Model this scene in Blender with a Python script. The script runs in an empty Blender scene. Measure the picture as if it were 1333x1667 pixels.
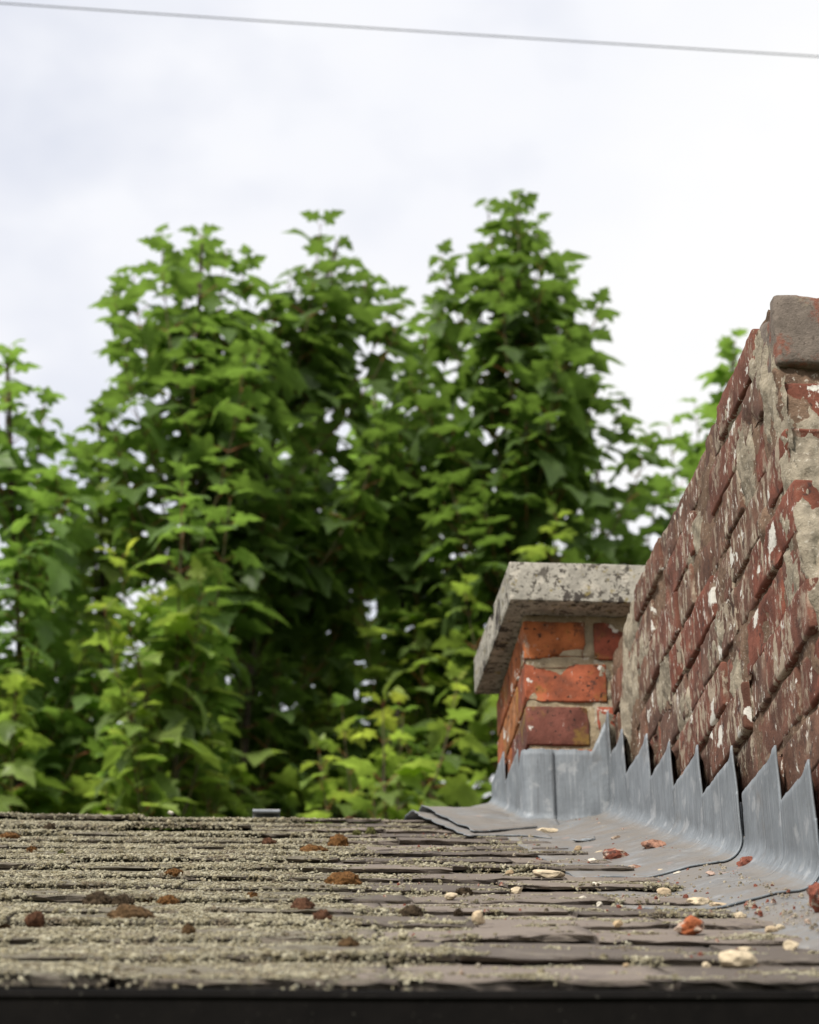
import bpy, bmesh, math, random
import numpy as np
from mathutils import Vector, Matrix, noise as mn

random.seed(7)
rng = np.random.default_rng(7)
SC = bpy.context.scene
COL = SC.collection
R = math.radians

# ------------------------------------------------------------------ camera
CAM_Z = 1.6
cr = Vector((0.99760255, -0.06829641, -0.01116944))
cu = Vector((-0.01748543, -0.40491817, 0.91418572))
cf = Vector((0.06695831, 0.91179871, 0.40514159))
cd = bpy.data.cameras.new('camera')
cam = bpy.data.objects.new('camera', cd)
COL.objects.link(cam)
cam.matrix_world = Matrix(((cr.x, cu.x, -cf.x, 0), (cr.y, cu.y, -cf.y, 0), (cr.z, cu.z, -cf.z, CAM_Z), (0, 0, 0, 1)))
cd.sensor_fit = 'VERTICAL'
cd.sensor_height = 36.0
cd.sensor_width = 36.0
cd.lens = 75.58
cd.clip_start = 0.05
cd.clip_end = 2000
cd.dof.use_dof = True
cd.dof.focus_distance = 2.5
cd.dof.aperture_fstop = 9.0
SC.camera = cam

# ------------------------------------------------------------------ sky: high thin cloud, a little blue behind it
SUN_EL, SUN_AZ = R(48), R(215)          # azimuth clockwise from +Y: behind the camera, to the left
wd = bpy.data.worlds.new('World')
SC.world = wd
wd.use_nodes = True
wt = wd.node_tree
wt.nodes.clear()
wo = wt.nodes.new('ShaderNodeOutputWorld')
bg = wt.nodes.new('ShaderNodeBackground')
bg.inputs['Strength'].default_value = 0.1
sky = wt.nodes.new('ShaderNodeTexSky')
sky.sky_type = 'NISHITA'
sky.sun_disc = False
sky.sun_elevation = SUN_EL
sky.sun_rotation = SUN_AZ
tc = wt.nodes.new('ShaderNodeTexCoord')
mp = wt.nodes.new('ShaderNodeMapping')
mp.inputs['Location'].default_value = (9.3, 7.1, 0.2)
mp.inputs['Scale'].default_value = (1.0, 1.0, 1.6)
nz = wt.nodes.new('ShaderNodeTexNoise')
nz.inputs['Scale'].default_value = 3.2
nz.inputs['Detail'].default_value = 5
nz.inputs['Roughness'].default_value = 0.5
cc = wt.nodes.new('ShaderNodeValToRGB')      # colour of the cloud sheet: lavender grey to white
cc.color_ramp.elements[0].position = 0.36
cc.color_ramp.elements[0].color = (0.89, 0.912, 0.995, 1)
cc.color_ramp.elements[1].position = 0.60
cc.color_ramp.elements[1].color = (1.0, 1.0, 1.0, 1)
cv = wt.nodes.new('ShaderNodeValToRGB')      # how closed the sheet is
cv.color_ramp.elements[0].position = 0.30
cv.color_ramp.elements[0].color = (0.72, 0.72, 0.72, 1)
cv.color_ramp.elements[1].position = 0.46
cv.color_ramp.elements[1].color = (1, 1, 1, 1)
sc_ = wt.nodes.new('ShaderNodeVectorMath')
sc_.operation = 'SCALE'
sc_.inputs['Scale'].default_value = 7.6
mx = wt.nodes.new('ShaderNodeMix')
mx.data_type = 'RGBA'
L = wt.links.new
L(tc.outputs['Generated'], mp.inputs['Vector'])
L(mp.outputs['Vector'], nz.inputs['Vector'])
L(nz.outputs['Fac'], cc.inputs['Fac'])
L(nz.outputs['Fac'], cv.inputs['Fac'])
L(cc.outputs['Color'], sc_.inputs[0])
L(cv.outputs['Color'], mx.inputs[0])
L(sky.outputs['Color'], mx.inputs[6])
L(sc_.outputs['Vector'], mx.inputs[7])
L(mx.outputs[2], bg.inputs['Color'])
L(bg.outputs['Background'], wo.inputs['Surface'])

sl = bpy.data.lights.new('sun', 'SUN')
sl.energy = 3.6
sl.angle = R(11)
sl.color = (1.0, 0.95, 0.87)
sun = bpy.data.objects.new('sun', sl)
COL.objects.link(sun)
sdir = Vector((math.sin(SUN_AZ) * math.cos(SUN_EL), math.cos(SUN_AZ) * math.cos(SUN_EL), math.sin(SUN_EL)))
sun.rotation_euler = sdir.to_track_quat('Z', 'Y').to_euler()
sun.location = (-3, -4, 8)

SC.view_settings.view_transform = 'Standard'
SC.view_settings.look = 'None'
SC.view_settings.exposure = 0.4
SC.view_settings.gamma = 1.0
SC.view_settings.use_curve_mapping = False
SC.cycles.max_bounces = 8
SC.cycles.transparent_max_bounces = 4

# ------------------------------------------------------------------ helpers
def link(o, parent=None):
    COL.objects.link(o)
    if parent is not None:
        o.parent = parent
    return o

def empty(name, loc=(0, 0, 0)):
    o = bpy.data.objects.new(name, None)
    o.location = loc
    o.empty_display_size = 0.05
    return link(o)

def tag(o, label=None, cat=None, group=None, kind=None):
    if label: o['label'] = label
    if cat: o['category'] = cat
    if group: o['group'] = group
    if kind: o['kind'] = kind
    return o

def mesh(name, verts, faces, mats=(), smooth=True, mat_idx=None):
    me = bpy.data.meshes.new(name)
    me.from_pydata([tuple(v) for v in verts], [], faces)
    for m in mats:
        me.materials.append(m)
    n = len(me.polygons)
    if isinstance(smooth, bool):
        sm = np.full(n, smooth)
    else:
        sm = np.array(smooth)
    me.polygons.foreach_set('use_smooth', sm)
    if mat_idx is not None:
        me.polygons.foreach_set('material_index', np.array(mat_idx, dtype=np.int32))
    me.update()
    return me

def obj(name, me, parent=None, M=None, color=None):
    """an object whose matrix is given in world space; parents stand unrotated, so subtract their place"""
    o = bpy.data.objects.new(name, me)
    COL.objects.link(o)
    if M is not None:
        o.matrix_basis = M
    if parent is not None:
        o.parent = parent
        off = parent_origin(parent)
        o.matrix_basis = Matrix.Translation(-off) @ (M if M is not None else Matrix())
    if color is not None:
        o.color = (*color, 1)
    return o

def parent_origin(p):
    v = Vector((0, 0, 0))
    while p is not None:
        v = v + p.location
        p = p.parent
    return v

def fbm(p, o=4):
    return mn.fractal(Vector(p), 1.0, 2.0, o)          # about -1..1

def sstep(a, b, x):
    t = min(1.0, max(0.0, (x - a) / (b - a)))
    return t * t * (3 - 2 * t)

# ------------------------------------------------------------------ material builder
class T:
    def __init__(s, name):
        s.m = bpy.data.materials.new(name)
        s.m.use_nodes = True
        s.t = s.m.node_tree
        s.t.nodes.clear()
        s.out = s.t.nodes.new('ShaderNodeOutputMaterial')
        s.pos = s.n('ShaderNodeNewGeometry').outputs['Position']
    def n(s, k):
        return s.t.nodes.new(k)
    def put(s, sock, v):
        if isinstance(v, bpy.types.NodeSocket):
            s.t.links.new(v, sock)
        elif isinstance(v, (tuple, list)):
            sock.default_value = (*v, 1) if len(v) == 3 and sock.type == 'RGBA' else v
        else:
            sock.default_value = v
    def scale(s, vec, sc):
        k = s.n('ShaderNodeVectorMath'); k.operation = 'MULTIPLY'
        s.put(k.inputs[0], vec); k.inputs[1].default_value = sc
        return k.outputs[0]
    def add(s, vec, b):
        k = s.n('ShaderNodeVectorMath'); k.operation = 'ADD'
        s.put(k.inputs[0], vec); s.put(k.inputs[1], b)
        return k.outputs[0]
    def noise(s, scale, detail=4, rough=0.55, vec=None, dist=0.0):
        k = s.n('ShaderNodeTexNoise')
        s.put(k.inputs['Vector'], s.pos if vec is None else vec)
        k.inputs['Scale'].default_value = scale
        k.inputs['Detail'].default_value = detail
        k.inputs['Roughness'].default_value = rough
        k.inputs['Distortion'].default_value = dist
        return k.outputs['Fac']
    def voro(s, scale, vec=None, feat='F1'):
        k = s.n('ShaderNodeTexVoronoi')
        k.feature = feat
        s.put(k.inputs['Vector'], s.pos if vec is None else vec)
        k.inputs['Scale'].default_value = scale
        return k.outputs['Distance']
    def ramp(s, fac, a, b, lo=0.0, hi=1.0):
        k = s.n('ShaderNodeMapRange')
        k.interpolation_type = 'SMOOTHSTEP'
        s.put(k.inputs['Value'], fac)
        k.inputs['From Min'].default_value = a
        k.inputs['From Max'].default_value = b
        k.inputs['To Min'].default_value = lo
        k.inputs['To Max'].default_value = hi
        return k.outputs[0]
    def math(s, op, a, b=0.0):
        k = s.n('ShaderNodeMath'); k.operation = op
        s.put(k.inputs[0], a); s.put(k.inputs[1], b)
        return k.outputs[0]
    def mix(s, f, a, b, mode='MIX'):
        k = s.n('ShaderNodeMix'); k.data_type = 'RGBA'; k.blend_type = mode
        s.put(k.inputs[0], f); s.put(k.inputs[6], a); s.put(k.inputs[7], b)
        return k.outputs[2]
    def info(s, what):
        k = s.n('ShaderNodeObjectInfo')
        return k.outputs[what]
    def vary(s, col, f, amt):
        """multiply a colour by a factor swinging round one"""
        v = s.ramp(f, 0.25, 0.75, 1 - amt, 1 + amt)
        k = s.n('ShaderNodeVectorMath'); k.operation = 'SCALE'
        s.put(k.inputs[0], col); s.put(k.inputs['Scale'], v)
        return k.outputs[0]
    def bump(s, h, strength=0.5, dist=0.002, normal=None):
        k = s.n('ShaderNodeBump')
        k.inputs['Strength'].default_value = strength
        k.inputs['Distance'].default_value = dist
        s.put(k.inputs['Height'], h)
        if normal is not None: s.put(k.inputs['Normal'], normal)
        return k.outputs[0]
    def principled(s, col, rough=0.8, metal=0.0, spec=0.3, normal=None):
        k = s.n('ShaderNodeBsdfPrincipled')
        s.put(k.inputs['Base Color'], col)
        s.put(k.inputs['Roughness'], rough)
        s.put(k.inputs['Metallic'], metal)
        k.inputs['Specular IOR Level'].default_value = spec
        if normal is not None: s.put(k.inputs['Normal'], normal)
        return k.outputs[0]
    def done(s, sh):
        s.t.links.new(sh, s.out.inputs['Surface'])
        return s.m
    def sep(s, vec):
        k = s.n('ShaderNodeSeparateXYZ'); s.put(k.inputs[0], vec)
        return k.outputs

# ---- old brick with remains of whitewash (colour of each brick: object colour)
def brick_material(name, wash, fleck, lichen):
    t = T(name)
    base = t.info('Color')
    off = t.n('ShaderNodeVectorMath'); off.operation = 'SCALE'
    off.inputs[0].default_value = (7.3, 3.1, 5.7)
    t.put(off.inputs['Scale'], t.info('Random'))
    v = t.add(t.pos, off.outputs[0])
    c = t.vary(base, t.noise(26, 6, 0.6, v), 0.45)
    c = t.mix(t.ramp(t.noise(14, 5, 0.6, v), 0.5, 0.68, 0, 0.6), c, (0.085, 0.045, 0.033))
    c = t.mix(t.ramp(t.noise(60, 4, 0.6, v), 0.58, 0.7, 0, 0.8), c, (0.045, 0.03, 0.026))
    if lichen:
        c = t.mix(t.ramp(t.noise(17, 4, 0.6, v), 0.53, 0.66, 0, 0.65), c, (0.25, 0.155, 0.035))
        c = t.mix(t.ramp(t.noise(150, 2, 0.5, v), 0.66, 0.7, 0, 0.9), c, (0.03, 0.02, 0.016))
    # wash: broken patches, finer flecks inside
    vs = t.scale(v, (1.0, 1.0, 0.42))
    big = t.noise(9, 5, 0.65)
    w1 = t.math('MULTIPLY', t.ramp(t.noise(52, 6, 0.7, vs), wash, wash + 0.05), t.ramp(big, 0.44, 0.57))
    c = t.mix(t.math('MULTIPLY', w1, 0.8), c, (0.40, 0.34, 0.255))
    w2 = t.ramp(t.noise(95, 5, 0.7, vs), fleck, fleck + 0.045, 0, 0.85)
    c = t.mix(w2, c, (0.62, 0.58, 0.51))
    w3 = t.ramp(t.noise(19, 5, 0.6), 0.625, 0.655, 0, 0.95)
    c = t.mix(w3, c, (0.66, 0.64, 0.58))
    h = t.math('ADD', t.noise(70, 6, 0.7, v), t.math('MULTIPLY', w1, 0.25))
    nrm = t.bump(h, 0.8, 0.003, t.bump(t.noise(320, 3, 0.6, v), 0.5, 0.0012))
    return t.done(t.principled(c, 0.92, 0, 0.2, nrm))

M_BRICK = brick_material('weathered_brick', 0.50, 0.60, False)
M_PIER = brick_material('orange_brick', 0.58, 0.645, True)

t = T('grey_lichened_brick')
c = t.vary((0.165, 0.135, 0.112), t.noise(45, 6, 0.7), 0.3)
c = t.mix(t.ramp(t.noise(13, 5, 0.65), 0.52, 0.66, 0, 0.75), c, (0.30, 0.26, 0.17))
c = t.mix(t.ramp(t.noise(20, 5, 0.65, t.add(t.pos, (4.0, 0.0, 1.0))), 0.56, 0.66, 0, 0.85), c, (0.21, 0.075, 0.048))
c = t.mix(t.ramp(t.noise(160, 3, 0.6), 0.58, 0.68, 0, 0.6), c, (0.07, 0.055, 0.045))
M_END = t.done(t.principled(c, 0.93, 0, 0.2, t.bump(t.noise(180, 5, 0.7), 0.8, 0.0025)))

def mortar_material(name, col, dark):
    t = T(name)
    c = t.vary(col, t.noise(20, 6, 0.65), 0.4)
    c = t.mix(t.ramp(t.noise(45, 5, 0.65), 0.52, 0.68, 0, 0.8), c, dark)
    c = t.mix(t.ramp(t.noise(160, 3, 0.6), 0.6, 0.68, 0, 0.7), c, (0.55, 0.5, 0.42))
    nrm = t.bump(t.noise(90, 6, 0.75), 1.0, 0.005, t.bump(t.noise(420, 2, 0.6), 0.6, 0.0012))
    return t.done(t.principled(c, 0.95, 0, 0.15, nrm))

M_MORTAR = mortar_material('old_mortar', (0.19, 0.125, 0.085), (0.095, 0.056, 0.042))
M_PALE = mortar_material('pale_mortar', (0.33, 0.285, 0.215), (0.14, 0.11, 0.08))
M_BED = mortar_material('bed_mortar', (0.33, 0.265, 0.175), (0.17, 0.12, 0.075))

# ---- cap slab: cast stone with black and ochre lichen
t = T('cap_stone')
c = t.vary((0.34, 0.318, 0.27), t.noise(30, 6, 0.65), 0.3)
c = t.mix(t.ramp(t.noise(38, 4, 0.6), 0.55, 0.63, 0, 0.55), c, (0.55, 0.50, 0.42))
c = t.mix(t.ramp(t.noise(85, 6, 0.75), 0.535, 0.60, 0, 0.88), c, (0.045, 0.038, 0.03))
c = t.mix(t.ramp(t.noise(40, 5, 0.7, t.add(t.pos, (1.0, 4.0, 0.0))), 0.57, 0.62, 0, 0.8), c, (0.06, 0.05, 0.04))
c = t.mix(t.ramp(t.noise(15, 6, 0.75), 0.555, 0.58, 0, 0.92), c, (0.04, 0.032, 0.028))
c = t.mix(t.ramp(t.noise(52, 4, 0.6, t.add(t.pos, (3.0, 1.0, 2.0))), 0.61, 0.67, 0, 0.7), c, (0.24, 0.19, 0.06))
nrm = t.bump(t.noise(110, 6, 0.7), 0.8, 0.003)
M_CAP = t.done(t.principled(c, 0.93, 0, 0.2, nrm))

# ---- lead: blue-grey, streaked on the upstand, dusty where it lies flat
t = T('weathered_lead')
c = t.vary((0.188, 0.207, 0.226), t.noise(14, 5, 0.6), 0.2)
st = t.noise(1.0, 5, 0.65, t.scale(t.pos, (210.0, 210.0, 9.0)))
c = t.mix(t.ramp(st, 0.54, 0.67, 0, 0.65), c, (0.115, 0.122, 0.13))
c = t.mix(t.ramp(st, 0.47, 0.33, 0, 0.4), c, (0.36, 0.375, 0.39))
c = t.mix(t.ramp(t.noise(30, 4, 0.6), 0.55, 0.68, 0, 0.5), c, (0.42, 0.43, 0.44))
nz_ = t.sep(t.n('ShaderNodeNewGeometry').outputs['True Normal'])[2]
dust = t.math('MULTIPLY', t.ramp(nz_, 0.55, 0.93), t.ramp(t.noise(16, 6, 0.65), 0.3, 0.62, 0.35, 0.95))
c = t.mix(dust, c, (0.205, 0.183, 0.16))
c = t.mix(t.ramp(t.noise(9, 6, 0.7), 0.56, 0.7, 0, 0.45), c, (0.13, 0.115, 0.10))
c = t.mix(t.math('MULTIPLY', t.ramp(nz_, 0.6, 0.95), t.ramp(t.noise(22, 4, 0.6, t.add(t.pos, (5.0, 0.0, 0.0))), 0.63, 0.72, 0, 0.5)), c, (0.40, 0.25, 0.19))
nrm = t.bump(t.noise(1.0, 4, 0.6, t.scale(t.pos, (160.0, 160.0, 12.0))), 0.25, 0.0015, t.bump(t.noise(45, 5, 0.6), 0.35, 0.003))
M_LEAD = t.done(t.principled(c, t.ramp(t.noise(35, 3), 0.3, 0.7, 0.5, 0.72), 0.25, 0.4, nrm))

# ---- slate, with crusts of lichen thinning out towards the lead
t = T('riven_slate')
x_ = t.sep(t.pos)[0]
c = t.vary((0.155, 0.128, 0.107), t.info('Random'), 0.28)
lam = t.noise(1.0, 5, 0.75, t.scale(t.pos, (30.0, 90.0, 520.0)))
tn = t.sep(t.n('ShaderNodeNewGeometry').outputs['True Normal'])[2]
edge = t.ramp(tn, 0.75, 0.5)
c = t.mix(t.math('MULTIPLY', edge, t.ramp(lam, 0.47, 0.66)), c, (0.07, 0.056, 0.05))
c = t.mix(t.math('MULTIPLY', edge, t.ramp(lam, 0.5, 0.36)), c, (0.27, 0.225, 0.175))
c = t.mix(t.ramp(t.noise(28, 5, 0.6), 0.55, 0.7, 0, 0.6), c, (0.10, 0.082, 0.076))
c = t.mix(t.ramp(t.noise(19, 5, 0.65), 0.56, 0.68, 0, 0.5), c, (0.235, 0.20, 0.16))
grad = t.ramp(x_, -0.04, 0.26, 0.30, -0.22)
lf = t.math('ADD', t.noise(42, 6, 0.7), grad)
lm = t.math('MULTIPLY', t.ramp(lf, 0.55, 0.62), t.ramp(tn, 0.5, 0.85, 0.35, 1.0))
lc = t.mix(t.ramp(t.noise(70, 4, 0.6), 0.4, 0.62), (0.09, 0.075, 0.046), (0.20, 0.185, 0.13))
c = t.mix(t.math('MULTIPLY', lm, 0.72), c, lc)
hh = t.math('ADD', t.noise(160, 4, 0.65), t.math('MULTIPLY', lm, t.noise(330, 3, 0.6)))
nrm = t.bump(hh, 0.7, 0.002, t.bump(lam, 0.9, 0.004))
M_SLATE = t.done(t.principled(c, 0.82, 0, 0.3, nrm))

t = T('crusty_lichen')
c = t.mix(t.ramp(t.noise(55, 5, 0.6), 0.38, 0.62), (0.185, 0.16, 0.10), (0.33, 0.303, 0.218))
c = t.mix(t.ramp(t.noise(26, 5, 0.65), 0.52, 0.64, 0, 0.8), c, (0.115, 0.088, 0.062))
c = t.mix(t.ramp(t.noise(240, 2, 0.5), 0.58, 0.68, 0, 0.7), c, (0.36, 0.35, 0.29))
ta = t.n('ShaderNodeAttribute'); ta.attribute_name = 'tone'
c = t.vary(c, ta.outputs['Fac'], 0.26)
M_LICHEN = t.done(t.principled(c, 0.95, 0, 0.1, t.bump(t.noise(600, 2, 0.6), 0.8, 0.001)))

t = T('moss')
c = t.vary(t.info('Color'), t.noise(260, 3, 0.6), 0.55)
M_MOSS = t.done(t.principled(c, 0.95, 0, 0.1))

t = T('mortar_stone')
c = t.vary(t.info('Color'), t.noise(120, 4, 0.6), 0.25)
c = t.mix(t.ramp(t.noise(60, 3, 0.6), 0.6, 0.72, 0, 0.6), c, (0.28, 0.22, 0.15))
M_STONE = t.done(t.principled(c, 0.93, 0, 0.2, t.bump(t.noise(350, 4, 0.7), 0.8, 0.0015)))

t = T('brick_fragment')
c = t.vary(t.info('Color'), t.noise(110, 4, 0.6), 0.4)
c = t.mix(t.ramp(t.noise(70, 4, 0.6), 0.53, 0.6, 0, 0.85), c, (0.42, 0.34, 0.27))
c = t.mix(t.ramp(t.noise(90, 3, 0.6, t.add(t.pos, (2.0, 0.0, 0.0))), 0.58, 0.66, 0, 0.8), c, (0.06, 0.035, 0.03))
M_FRAG = t.done(t.principled(c, 0.93, 0, 0.2, t.bump(t.noise(300, 4, 0.7), 0.8, 0.002)))

t = T('black_gutter_plastic')
c = t.vary((0.0045, 0.0037, 0.0032), t.noise(40, 4, 0.6), 0.3)
c = t.mix(t.ramp(t.noise(220, 3, 0.6), 0.66, 0.72, 0, 0.4), c, (0.09, 0.085, 0.07))
M_GUTTER = t.done(t.principled(c, 0.7, 0, 0.07, t.bump(t.noise(60, 3), 0.1, 0.001)))

t = T('plain_brick_wall')
k = t.n('ShaderNodeTexBrick')
t.put(k.inputs['Vector'], t.n('ShaderNodeTexCoord').outputs['Generated'])
k.inputs['Scale'].default_value = 9
k.inputs['Color1'].default_value = (0.22, 0.085, 0.05, 1)
k.inputs['Color2'].default_value = (0.16, 0.065, 0.045, 1)
k.inputs['Mortar'].default_value = (0.3, 0.26, 0.2, 1)
M_WALL = t.done(t.principled(t.vary(k.outputs['Color'], t.noise(12, 5), 0.3), 0.9))

t = T('roof_timber')
M_TIMBER = t.done(t.principled(t.vary((0.05, 0.04, 0.03), t.noise(20, 4), 0.3), 0.9))

t = T('grass_ground')
c = t.mix(t.ramp(t.noise(0.7, 6, 0.65), 0.4, 0.62), (0.045, 0.07, 0.02), (0.085, 0.085, 0.04))
M_GROUND = t.done(t.principled(t.vary(c, t.noise(9, 5), 0.4), 0.95, 0, 0.1))

def leaf_material():
    t = T('maple_leaf')
    base = t.info('Color')
    c = t.vary(base, t.info('Random'), 0.22)
    c = t.vary(c, t.noise(14, 3, 0.6), 0.18)
    p = t.principled(c, 0.42, 0, 0.35)
    tr = t.n('ShaderNodeBsdfTranslucent')
    hs = t.mix(1.0, c, (1.8, 1.85, 1.0), 'MULTIPLY')
    t.put(tr.inputs['Color'], hs)
    ms = t.n('ShaderNodeMixShader')
    ms.inputs[0].default_value = 0.5
    t.t.links.new(p, ms.inputs[1]); t.t.links.new(tr.outputs[0], ms.inputs[2])
    return t.done(ms.outputs[0])
M_LEAF = leaf_material()
t = T('leaf_stalk'); M_STALK = t.done(t.principled((0.26, 0.10, 0.04), 0.6))
t = T('tree_bark')
M_BARK = t.done(t.principled(t.vary((0.06, 0.047, 0.034), t.noise(40, 4), 0.4), 0.9, 0, 0.2, t.bump(t.noise(90, 4), 0.5, 0.003)))
t = T('green_shoot'); M_SHOOT = t.done(t.principled(t.vary((0.085, 0.075, 0.03), t.noise(20, 3), 0.3), 0.7))
t = T('grey_cable'); M_CABLE = t.done(t.principled(t.vary((0.07, 0.073, 0.076), t.noise(60, 3), 0.15), 0.6))

# ================================================================== ground
gm = mesh('ground', [(-600, -600, 0), (600, -600, 0), (600, 600, 0), (-600, 600, 0)], [(0, 1, 2, 3)], [M_GROUND], False)
tag(obj('ground', gm), kind='structure')

# ================================================================== low outhouse with its slate roof
TAN, CS, SN = math.tan(R(19)), math.cos(R(19)), math.sin(R(19))
EAVE_Y, EAVE_Z = 1.53, CAM_Z + 0.316
RIDGE_S = 2.083
RIDGE_Y = EAVE_Y + RIDGE_S * CS
RIDGE_Z = EAVE_Z + RIDGE_S * SN
X_LEFT = -1.25
WALL_X = 0.571
ROT = Matrix.Rotation(R(19), 4, 'X')

def roof_pt(x, s, h=0.0):
    return Vector((x, EAVE_Y + s * CS - h * SN, EAVE_Z + s * SN + h * CS))
def roof_z(y):
    return EAVE_Z + (y - EAVE_Y) * TAN
def slate_end(s):
    return 0.50 - 0.06 * s

house = empty('outhouse', (-0.3, 3.5, 0))
tag(house, 'low outhouse with a lichen-covered slate roof and black gutter', 'outhouse')

def boxmesh(name, x0, x1, y0, y1, z0, z1, m):
    v = [(x, y, z) for z in (z0, z1) for y in (y0, y1) for x in (x0, x1)]
    f = [(0, 2, 3, 1), (4, 5, 7, 6), (0, 1, 5, 4), (2, 6, 7, 3), (1, 3, 7, 5), (0, 4, 6, 2)]
    return mesh(name, v, f, [m], False)

obj('wall', boxmesh('wall', X_LEFT + 0.05, WALL_X - 0.02, EAVE_Y + 0.12, 5.3, 0.0, EAVE_Z - 0.08, M_WALL), house)
# roof deck: both slopes and the gables under the slates
B = -0.03
pr = [(EAVE_Y + 0.05, EAVE_Z + 0.05 * TAN + B - 0.03), (EAVE_Y + 0.05, EAVE_Z + 0.05 * TAN + B), (RIDGE_Y, RIDGE_Z + B),
      (RIDGE_Y + 2.0, RIDGE_Z + B - 2.0 * TAN), (RIDGE_Y + 2.0, RIDGE_Z + B - 2.0 * TAN - 0.03), (EAVE_Y + 1.0, EAVE_Z + B - 0.05)]
v = [(X_LEFT, y, z) for y, z in pr] + [(WALL_X - 0.004, y, z) for y, z in pr]
n = len(pr)
fs = [tuple(range(n))[::-1], tuple(range(n, 2 * n))] + [(i, (i + 1) % n, n + (i + 1) % n, n + i) for i in range(n)]
roof = obj('roof', mesh('roof', v, fs, [M_TIMBER], False), house)

def slate_mesh(w, ln, th, seed, chip):
    nx, ny = 16, 5
    sd = seed * 13.7
    top, bot, mid = [], [], []
    def tail(x, layer):
        e = 0.0055 * fbm((x * 22 + sd, layer * 3.1, 0.3), 4) + 0.0034 * fbm((x * 110, sd, layer * 9), 2)
        for cx, cwid, dep in chip:
            e += dep * max(0.0, 1 - abs(x - cx) / cwid) ** 0.7
        return e
    for j in range(ny + 1):
        a = (j / ny) ** 1.5
        for i in range(nx + 1):
            x = (i / nx - 0.5) * w
            e = tail(x, 0)
            y = e * (1 - a) + ln * a
            sx = x + (0.0035 * fbm((y * 40, sd + 5, math.copysign(2, x)), 3) if i in (0, nx) else 0)
            z = 0.0009 * fbm((x * 30, y * 30, sd), 3)
            if j == 0: z -= 0.0012 + 0.001 * fbm((x * 60, sd, 2), 2)
            top.append((sx, y, z))
            e2 = tail(x, 1) + 0.002
            bot.append((sx, e2 * (1 - a) + ln * a, -th + 0.0008 * fbm((x * 30, y * 30, sd + 9), 2)))
    for i in range(nx + 1):
        x = (i / nx - 0.5) * w
        mid.append((top[i][0], tail(x, 2) * 1.1 - 0.0012, -th * (0.35 + 0.3 * mn.noise(Vector((x * 60, sd, 1))))))
    V = top + bot + mid
    nt = len(top); q = nx + 1
    F, S = [], []
    for j in range(ny):
        for i in range(nx):
            a = j * q + i
            F.append((a, a + 1, a + q + 1, a + q)); S.append(True)
            F.append((nt + a, nt + a + q, nt + a + q + 1, nt + a + 1)); S.append(True)
    m0 = 2 * nt
    for i in range(nx):
        F.append((i, m0 + i, m0 + i + 1, i + 1)); S.append(False)
        F.append((m0 + i, nt + i, nt + i + 1, m0 + i + 1)); S.append(False)
    for j in range(ny):
        a = j * q
        F.append((a, a + q, nt + a + q, nt + a)); S.append(False)
        a = j * q + nx
        F.append((a, nt + a, nt + a + q, a + q)); S.append(False)
    F.append((0, nt, m0)); S.append(False)
    F.append((nx, m0 + nx, nt + nx)); S.append(False)
    return mesh('slate', V, F, [M_SLATE], S)

NC = 17
G = RIDGE_S / NC
slates = []       # (matrix, width, thickness, course) for the lichen
rs = random.Random(11)
for k in range(NC):
    s0 = k * G
    x = slate_end(s0) + rs.uniform(-0.006, 0.006)
    first = True
    while x > X_LEFT:
        w = rs.uniform(0.165, 0.225)
        if first and k % 2:
            w *= 0.62
        th = rs.uniform(0.0042, 0.0075)
        if k == 0: th = rs.uniform(0.009, 0.011)
        lift = max(0.0, rs.gauss(0.0, 0.0016))
        if rs.random() < 0.10: lift += rs.uniform(0.002, 0.004)
        if k == NC - 1: lift += 0.002
        sj = rs.uniform(-0.022, 0.022) if k else rs.uniform(-0.003, 0.003)
        xc = x - w / 2
        if k == 8 and 0.08 < xc < 0.45: lift += 0.004
        if k == 14 and xc < -0.06: lift += 0.005
        if k == 16 and xc < -0.25: lift += 0.003
        ln = min(2.6 * G, RIDGE_S + 0.012 - s0 - sj)
        tilt = -math.atan(0.0048 / G) - lift / ln
        M = Matrix.Translation(roof_pt(xc, s0 + sj, lift)) @ ROT @ Matrix.Rotation(rs.gauss(0, 0.009), 4, 'Y') @ Matrix.Rotation(rs.gauss(0, 0.016), 4, 'Z') @ Matrix.Rotation(tilt, 4, 'X')
        chip = []
        if rs.random() < 0.4: chip.append((rs.choice((-0.5, 0.5)) * w, rs.uniform(0.02, 0.05), rs.uniform(0.008, 0.025)))
        if rs.random() < 0.35: chip.append((rs.uniform(-0.5, 0.5) * w, rs.uniform(0.015, 0.05), rs.uniform(0.003, 0.010)))
        o = obj('slate', slate_mesh(w - 0.004, ln, th, rs.random() * 50, chip), roof, M)
        slates.append((M, w, th, k, xc, s0))
        x -= w
        first = False

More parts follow.
